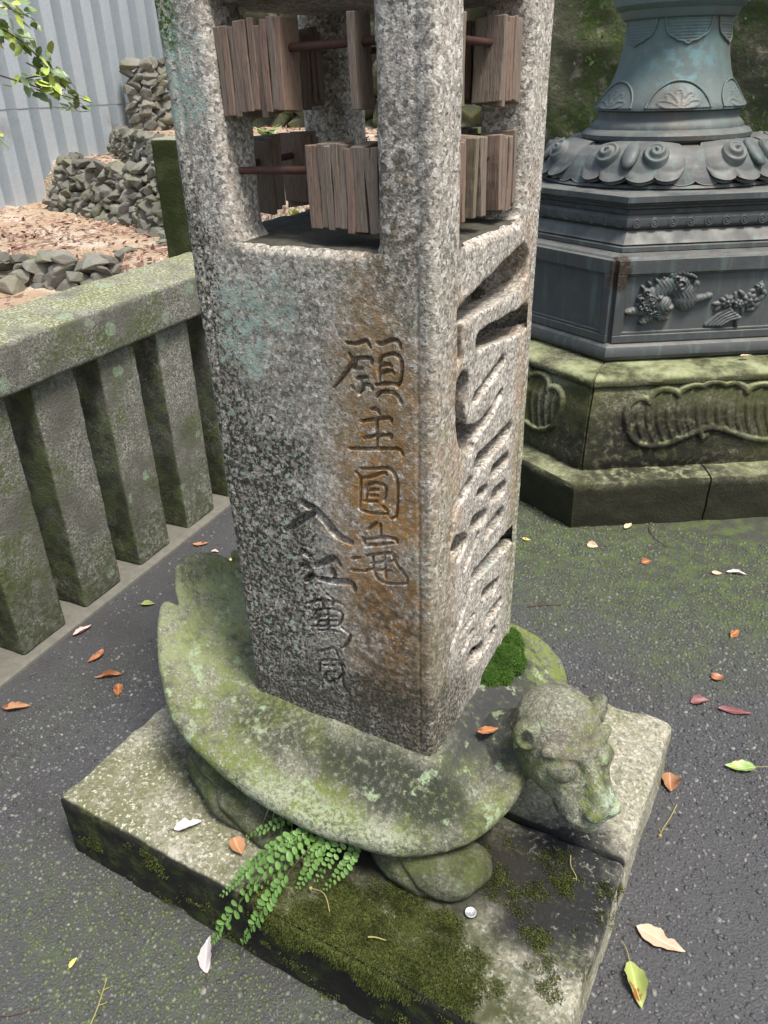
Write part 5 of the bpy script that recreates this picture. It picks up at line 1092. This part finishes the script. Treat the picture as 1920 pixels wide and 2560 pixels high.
frond([(.05, -.30, .175), (.045, -.37, .232), (.02, -.45, .20), (-.005, -.50, .14), (-.024, -.522, .095)], 21, .0165, .45)
frond([(.04, -.29, .175), (.005, -.37, .225), (-.04, -.44, .205), (-.08, -.50, .160)], 22, .0165, .3)
frond([(.05, -.285, .175), (.055, -.34, .225), (.055, -.39, .215), (.045, -.435, .180)], 14, .0175, .3)
frond([(.06, -.28, .175), (.10, -.315, .222), (.110, -.36, .210), (.085, -.41, .172)], 18, .0150, .2)
frond([(.03, -.28, .175), (-.02, -.33, .222), (-.06, -.37, .215), (-.10, -.395, .190)], 12, .0125, .3)
frond([(.04, -.275, .18), (.035, -.33, .245), (.02, -.37, .245), (-.005, -.40, .230)], 14, .0155, .2)
frond([(.06, -.28, .18), (.07, -.33, .24), (.06, -.37, .232), (.035, -.40, .215)], 13, .0155, .2)
for a_ in [[(.03, -.28, .18), (.02, -.35, .235), (-.02, -.41, .23), (-.055, -.445, .20)], [(.06, -.285, .18), (.085, -.33, .235), (.085, -.375, .225), (.07, -.415, .19)], [(.04, -.29, .18), (.03, -.36, .22), (.005, -.42, .20), (-.03, -.47, .165)]]:
    frond(a_, 11, .0135, .3)
# narrow grass blades beside the fern
gr_ = empty('grass_tuft', (-.06, -.30, SLAB_Z), 'few narrow green grass blades under the shell left of the fern', 'grass')
for i, (dx, dy, h) in enumerate(((-.01, -.05, .06), (.008, -.055, .058), (.02, -.04, .045), (-.02, -.045, .03))):
    b = np.array([-.055 + dx * .6, -.315, .225]); C = catmull([b, b + (dx * .6, dy * .5, .004), b + (dx, dy, -h)], 10); w = np.linspace(.0022, .0004, 10)
    V = np.concatenate([C - np.array([1, .3, 0]) * w[:, None], C + np.array([1, .3, 0]) * w[:, None]]); obj('blade', V, [(i_, i_ + 1, 11 + i_, 10 + i_) for i_ in range(9)], M['fern'], gr_)

# ------------------------------------------------------------------ coin
def lathe0(c, prof, n=40):
    a = np.linspace(0, 2 * math.pi, n, endpoint=False); V = np.concatenate([np.stack([c[0] + r_ * np.cos(a), c[1] + r_ * np.sin(a), np.full(n, c[2] + z)], 1) for r_, z in prof]); F = [tuple(f) for f in grid_faces(len(prof), n, wrap_v=True, flip=True)]; F += [tuple(range(n))[::-1], tuple(range((len(prof) - 1) * n, len(prof) * n))]; return V, F
cc = (.333, -.324, .1665); coin = empty('coin', cc, 'small round silvery coin lying on the moss', 'coin')
obj('disc', *lathe0(cc, [(.0098, 0), (.0100, .0003), (.0100, .0014), (.0097, .0017), (.0090, .0017), (.0087, .0013)]), M['aluminium'], coin)
parts = [tube([(cc[0], cc[1] - .0055, cc[2] + .0014), (cc[0], cc[1] + .004, cc[2] + .0014)], .0005, 5)]
for y_, s in ((-.001, 1), (.001, -1), (.0025, 1), (.004, -1), (-.002, -1), (.005, 1)): parts.append(tube([(cc[0], cc[1] + y_, cc[2] + .0014), (cc[0] + .003 * s, cc[1] + y_ + .0018, cc[2] + .0014)], [.0006, .0003], 5))
obj('sprig_relief', *merge(parts), M['aluminium'], coin)

# ------------------------------------------------------------------ fallen leaves and twigs
def leaf_mesh(L, W, seed, curl=.12, fold=.25, bite=0, cup=0.):
    r = np.random.default_rng(seed); nu, nv = 17, 9; u = np.linspace(0, 1, nu); v = np.linspace(-1, 1, nv); half = W / 2 * (np.sin(np.pi * u ** .85) ** .85) * (1 - .25 * u) * 1.15; half = half * (1 + .08 * np.sin(u * 25 + r.random() * 6))
    U, Vv = np.meshgrid(u, v, indexing='ij'); hw = half[:, None] * np.ones_like(Vv); hw = np.where((Vv > 0) & (bite > 0), hw * (1 - bite * np.exp(-((U - .62) / .09) ** 2)), hw)
    X = (U - .5) * L; Y = Vv * hw + .10 * L * (r.normal() * .35) * (U - .5) ** 2 * 4; Z = fold * np.abs(Vv) * hw + curl * L * (U - .5) ** 2 * 1.6 + cup * L * Vv ** 2 * hw / W * np.sin(U * 3) + .012 * L * np.sin(U * 9 + Vv * 3 + r.random() * 6)
    Z -= Z.min(); return np.stack([X, Y, Z], -1).reshape(-1, 3), grid_faces(nu, nv)
def fallen_leaf(x, y, z, img_ang, L, W, mat, label, seed, curl=.10, fold=.2, bite=0, stem=.25, tilt=0., cup=0.):
    ang = math.radians(img_ang) + CAM_YAW; V, F = leaf_mesh(L, W, seed, curl, fold, bite, cup); me = new_mesh('fallen_leaf', V, F); me.materials.append(M[mat]); o = bpy.data.objects.new('fallen_leaf', me); link(o)
    o.matrix_local = Matrix.Translation((x, y, z + .003)) @ Matrix.Rotation(ang, 4, 'Z') @ Matrix.Rotation(tilt, 4, 'X'); tag(o, label, 'leaf', 'fallen leaves')
    if stem:
        e = V[4]; C = catmull([e + (.01 * L, 0, 0), e - (stem * L * .5, 0, -.002), e - (stem * L, .05 * L, -.001)], 7); TV, TF = tube(C, np.linspace(.0011, .0007, 7), 5); ms = new_mesh('stalk', TV, TF); ms.materials.append(M['twig_dark'] if mat not in ('leaf_green', 'leaf_halfgreen', 'leaf_yellow') else M['twig']); s = bpy.data.objects.new('stalk', ms); link(s, o)
    return o
FL = [(-.981, .016, 0, 240, .062, .024, 'leaf_orange', 'uppermost of three orange leaves between the fence and the turtle tail'),
      (-.888, -.029, 0, 190, .075, .018, 'leaf_orange', 'long narrow orange leaf on the pavement left of the slab'),
      (-.820, -.059, 0, 285, .055, .025, 'leaf_orange', 'orange leaf with its stalk pointing down, lowest of the three left of the slab'),
      (-1.115, .087, 0, 50, .065, .020, 'leaf_pink', 'pale pink narrow leaf lying against the fence kerb'), (-1.037, .284, 0, 0, .045, .025, 'leaf_halfgreen', 'small olive green oval leaf between the kerb and the turtle tail'),
      (-1.014, -.239, 0, 5, .075, .027, 'leaf_brown', 'brown leaf at the left edge of the picture below the fence'), (-1.13, .651, .0, 10, .055, .028, 'leaf_brown', 'brown leaf in front of the last fence post beside the pillar'),
      (-1.051, .634, 0, -10, .028, .014, 'leaf_pink', 'tiny pinkish leaf beside the brown leaf near the last fence post'), (-.116, -.532, 0, 95, .075, .024, 'leaf_pale', 'pale lilac pointed leaf on the pavement in front of the slab'),
      (.574, .289, 0, 255, .058, .040, 'leaf_brown', 'broad orange brown leaf with stalk against the right edge of the slab'), (.632, -.106, 0, -35, .092, .042, 'leaf_tan', 'large tan leaf with a bitten edge right of the slab corner'),
      (.611, -.213, 0, 268, .085, .036, 'leaf_halfgreen', 'half green half brown leaf nearest the lower right corner'), (.709, .41, 0, 172, .070, .032, 'leaf_green', 'fresh green leaf with yellow stalk on the right pavement'),
      (.587, .604, 0, 8, .052, .028, 'leaf_purple', 'short purplish leaf right of the stone head'), (.672, .606, 0, -18, .082, .027, 'leaf_purple', 'long purplish leaf beside the short purple one on the right'),
      (.615, .719, 0, 20, .036, .030, 'leaf_orange', 'small round glossy orange leaf above the two purple leaves'), (.627, .945, 0, 40, .048, .022, 'leaf_orange', 'torn orange leaf standing on edge at the far right'),
      (.59, 1.283, 0, -18, .062, .016, 'leaf_pale', 'white curved narrow leaf near the right edge before the lantern step'), (.534, 1.256, 0, -15, .034, .020, 'leaf_tan', 'small tan leaf just left of the white curved leaf'),
      (.313, 1.226, 0, 15, .036, .024, 'leaf_orange', 'small orange folded leaf on the mossy pavement before the lantern'), (.125, 1.252, 0, -25, .038, .028, 'leaf_tan', 'pale tan triangular leaf close to the lantern step corner'),
      (.205, 1.435, 0, 45, .050, .022, 'leaf_tan', 'pale tan leaf with upturned tip at the foot of the lantern step'), (-.095, 1.191, 0, -30, .034, .018, 'leaf_yellow', 'yellow green leaf right beside the pillar on the far pavement'),
      (-.235, -.41, .162, 20, .055, .022, 'leaf_pale', 'pale curled leaf with a hole on the left part of the slab'), (-.115, -.405, .162, -60, .045, .030, 'leaf_brown', 'brown oval leaf on the slab left of the fern'),
      (.03, -.37, .168, 60, .045, .024, 'leaf_brown', 'reddish brown leaf half hidden behind the fern'), (.262, -.085, .352, 10, .042, .020, 'leaf_orange', 'small orange leaf on the shell at the pillar corner'),
      (-.95, .62, 0, 10, .045, .022, 'leaf_yellow', 'yellow leaf on the pavement behind the turtle tail'), (.453, 1.874, .542, 5, .045, .018, 'leaf_tan', 'tan leaf lying on the stone rim of the lantern plinth'),
      (-.33, -.66, 0, 70, .022, .010, 'leaf_yellow', 'tiny yellow green bud leaf on the pavement in the lower left')]
for i, (x, y, z, an, L, W, mt, lb) in enumerate(FL):
    fallen_leaf(x, y, z, an, L, W, mt, lb, 400 + i, curl=(.10 if i % 3 else .26), fold=(.2 if i % 4 else .55), bite=(.5 if i in (10, 16, 23) else 0), stem=(.45 if i in (2, 9, 11, 12, 21) else .2), tilt=(.5 if i in (16, 20, 19) else random.uniform(-.12, .12)), cup=.3 * (i % 2))
def twig(pts, rad, mat, label, bud=None, side=()):
    b = np.array(pts[0], float); C = catmull(pts, 16); parts = [tube(C, np.linspace(rad, rad * .6, 16), 6)]
    for k, d in side: parts.append(tube(np.array([C[k], C[k] + np.array(d)]), [rad * .7, rad * .4], 5))
    if bud: 
        c = C[-1]; parts.append((np.array([c + bud * np.array([math.sin(v) * math.cos(u), math.sin(v) * math.sin(u), math.cos(v)]) for v in np.linspace(.05, 3.09, 6) for u in np.linspace(0, 6.28, 8, endpoint=False)]), [tuple(f) for f in grid_faces(6, 8, wrap_v=True)]))
    tag(obj('twig', *merge(parts), M[mat], base=tuple(b)), label, 'twig', 'fallen twigs')
TW = [([(.599, .235, .003), (.593, .19, .004), (.585, .155, .003), (.583, .132, .004)], .0014, 'twig', 'yellow green stalk with a round bud right of the slab', .0045, ((11, (.008, .006, .002)), (13, (-.006, .008, .002)))),
      ([(.453, -.133, .168), (.460, -.155, .170), (.474, -.17, .168), (.478, -.18, .168)], .0011, 'twig', 'pale yellow stalk on the wet dark part of the slab', None, ((13, (-.006, -.002, .001)),)),
      ([(.115, -.44, .172), (.10, -.425, .178), (.085, -.418, .180), (.062, -.419, .176)], .0010, 'twig', 'thin yellow green stalk on the moss beside the fern', .0035, ()),
      ([(.198, -.449, .172), (.21, -.444, .173), (.228, -.44, .172)], .0016, 'twig', 'short tan twig on the moss carpet', None, ()),
      ([(-.212, -.735, .002), (-.225, -.70, .004), (-.238, -.675, .004), (-.252, -.650, .003)], .0016, 'twig', 'branched yellowish twig at the bottom left of the pavement', None, ((6, (.012, .012, .001)), (9, (-.014, .004, .001)), (11, (.010, .012, .001)), (13, (-.008, .008, .001)))),
      ([(-.40, -.80, .002), (-.362, -.785, .004), (-.335, -.762, .004), (-.32, -.745, .003)], .0014, 'twig_dark', 'curved brown twig in the bottom left corner', None, ()),
      ([(.045, .806, .003), (.09, .835, .004), (.139, .864, .003)], .0022, 'twig_dark', 'straight reddish twig on the pavement right of the pillar foot', None, ((4, (.01, .04, .002)),)),
      ([(.269, 1.503, .003), (.275, 1.45, .004), (.31, 1.39, .005), (.356, 1.354, .003)], .0018, 'twig_dark', 'curved dark twig on the moss in front of the lantern step', None, ())]

for t in TW: twig(*t)

# ------------------------------------------------------------------ leafy branch at the upper left
br = empty('leafy_branch', (-2.0, .55, 1.55), 'thin leafy tree branch reaching in from the left before the steel sheets', 'branch')
stems = [[(-2.0, .55, 1.62), (-2.02, .80, 1.70), (-1.98, 1.0, 1.63), (-2.0, 1.12, 1.56), (-2.02, 1.20, 1.49)], [(-2.0, .55, 1.60), (-1.97, .85, 1.52), (-2.0, 1.05, 1.475), (-2.0, 1.2, 1.435), (-2.0, 1.28, 1.415)],
         [(-2.0, .55, 1.50), (-2.02, .78, 1.37), (-2.0, .90, 1.31)], [(-1.99, .85, 1.68), (-1.96, .98, 1.70), (-1.95, 1.06, 1.68)], [(-2.0, 1.0, 1.485), (-1.97, 1.1, 1.50), (-1.99, 1.19, 1.485)]]
TLV, TLF = leaf_mesh(1, .52, 5, .10, .22); TL = []
for k in ('tree_leaf', 'tree_leaf_lit'):
    me = new_mesh('leaf', TLV * (1, 1, 1) + (.5, 0, 0), TLF); me.materials.append(M[k]); TL.append(me)
rb = random.Random(21)
for si, s in enumerate(stems):
    C = catmull(s, 36); V, F = tube(C, np.linspace(.0035, .0012, 36), 6); st = obj('stem', V, F, M['bark'], br); n = (46, 38, 12, 22, 16)[si]
    for i in range(n):
        u = (.42 if si < 2 else .35) + (.62 if si < 2 else .65) * i / n; k = min(34, int(u * 35)); p = Vector(C[k]) + Vector((rb.gauss(0, .02), rb.gauss(0, .022), rb.gauss(0, .022))); t = Vector(C[k + 1] - C[k]).normalized()
        d = (t * rb.uniform(.2, 1.) + Vector((rb.uniform(-.7, .9), rb.uniform(-.6, .6), rb.uniform(-.8, .3)))).normalized(); up = Vector((rb.gauss(.4, .5), rb.gauss(-.3, .4), 1)).normalized(); y = up.cross(d).normalized(); z = d.cross(y); s_ = rb.uniform(.036, .064)
        Mx = Matrix((d * s_, y * s_, z * s_)).transposed().to_4x4(); Mx.translation = p; inst('leaf', TL[1 if rb.random() < .38 else 0], Mx, st)
# broad-leaved plant and bright bush seen through the pillar
def rosette(name, loc, label, n, L, W, mat, seed, up=.5):
    rr = random.Random(seed); root = empty(name, loc, label, 'plant'); LVv, LFf = leaf_mesh(1, W, seed, .25, .2); me = new_mesh('leaf', LVv + (.5, 0, -.05), LFf); me.materials.append(M[mat])
    V, F = tube(catmull([loc, (loc[0] + .01, loc[1], loc[2] + L * .35)], 5), .004, 6); obj('stem', V, F, M['bark'], root)
    for i in range(n):
        an = i * 2.4 + rr.random() * .5; e = rr.uniform(-.1, up); d = Vector((math.cos(an) * math.cos(e), math.sin(an) * math.cos(e), math.sin(e))); y = Vector((0, 0, 1)).cross(d).normalized(); z = d.cross(y); s_ = L * rr.uniform(.7, 1.1)
        Mx = Matrix((d * s_, y * s_, z * s_)).transposed().to_4x4(); Mx.translation = Vector(loc) + Vector((0, 0, L * rr.uniform(.15, .4))); inst('leaf', me, Mx, root)
rosette('broadleaf_plant', (-2.55, 3.2, 1.15), 'pale green broad-leaved plant seen through the left opening of the pillar', 11, .13, .42, 'bush', 31)
rosette('bush', (-1.50, 1.95, .90), 'small bright yellow green bush seen under the left tablets', 16, .075, .5, 'tree_leaf_lit', 33, .9)
rosette('bush', (-1.60, 2.12, .98), 'darker green bush seen low through the pillar beside the bright one', 14, .08, .5, 'bush', 34, .9)
# ivy on the retaining wall, leaf litter on the terraces
r = np.random.default_rng(12); n = 420; x = np.concatenate([r.normal(.32, .22, n // 2), r.normal(-.88, .10, n // 6), r.normal(-.30, .1, n - n // 2 - n // 6)]); z = np.concatenate([r.uniform(1.1, 2.0, n // 2), r.uniform(1.5, 2.0, n // 6), r.uniform(1.75, 2.1, n - n // 2 - n // 6)])
P = np.stack([x, np.full(len(x), 4.12), z], 1); s = np.cross(np.array([0, -1., 0]), r.normal(0, 1, (len(P), 3))); s /= np.linalg.norm(s, axis=1, keepdims=True); u = np.cross(np.array([0, -1., 0]), s) + r.normal(0, .3, (len(P), 3)); L = r.uniform(.007, .016, len(P))[:, None]
V = np.stack([P - s * L * .6, P - u * L, P + s * L * .6, P + u * L], 1); V[:, :, 1] += r.normal(0, .02, (len(P), 1)); tag(obj('wall_ivy', V.reshape(-1, 3), np.arange(len(P) * 4).reshape(-1, 4), M['ivy'], smooth=False), 'small green ivy leaves on the mossy retaining wall', 'ivy', kind='stuff')
n = 7000; P = np.stack([r.uniform(-4.5, -1.7, n), r.uniform(.9, 4.4, n), np.zeros(n)], 1); P = P[fbm(P, 2.2, 3, 15) + .35 * r.normal(0, 1, n) > .12]; P[:, 2] = terr(P[:, 0], P[:, 1]) + fbm(P, 6, 3, 4) * .022 + .008
s = r.normal(0, 1, (len(P), 3)) * (1, 1, .25); s /= np.linalg.norm(s, axis=1, keepdims=True); u = np.cross(s, r.normal(0, .25, (len(P), 3)) + (0, 0, 1)); u /= np.linalg.norm(u, axis=1, keepdims=True); L = r.uniform(.010, .026, len(P))[:, None]
V = np.stack([P - s * L, P - u * L * .45, P + s * L, P + u * L * .45], 1)
lit = NT('leaf_litter'); at = lit.n('ShaderNodeAttribute'); at.attribute_name = 'tone'; lm = lit.done(lit.ramp(at.outputs['Fac'], [(0, (.09, .035, .028)), (.5, (.22, .11, .08)), (.8, (.38, .23, .16)), (1, (.55, .42, .33))]), .7)
o = obj('leaf_litter', V.reshape(-1, 3), np.arange(len(P) * 4).reshape(-1, 4), lm, smooth=False); at = o.data.attributes.new('tone', 'FLOAT', 'POINT'); at.data.foreach_set('value', np.repeat(r.random(len(P)), 4).astype(np.float32)); tag(o, 'dry reddish brown leaf litter on the terraces', 'leaf litter', kind='stuff')
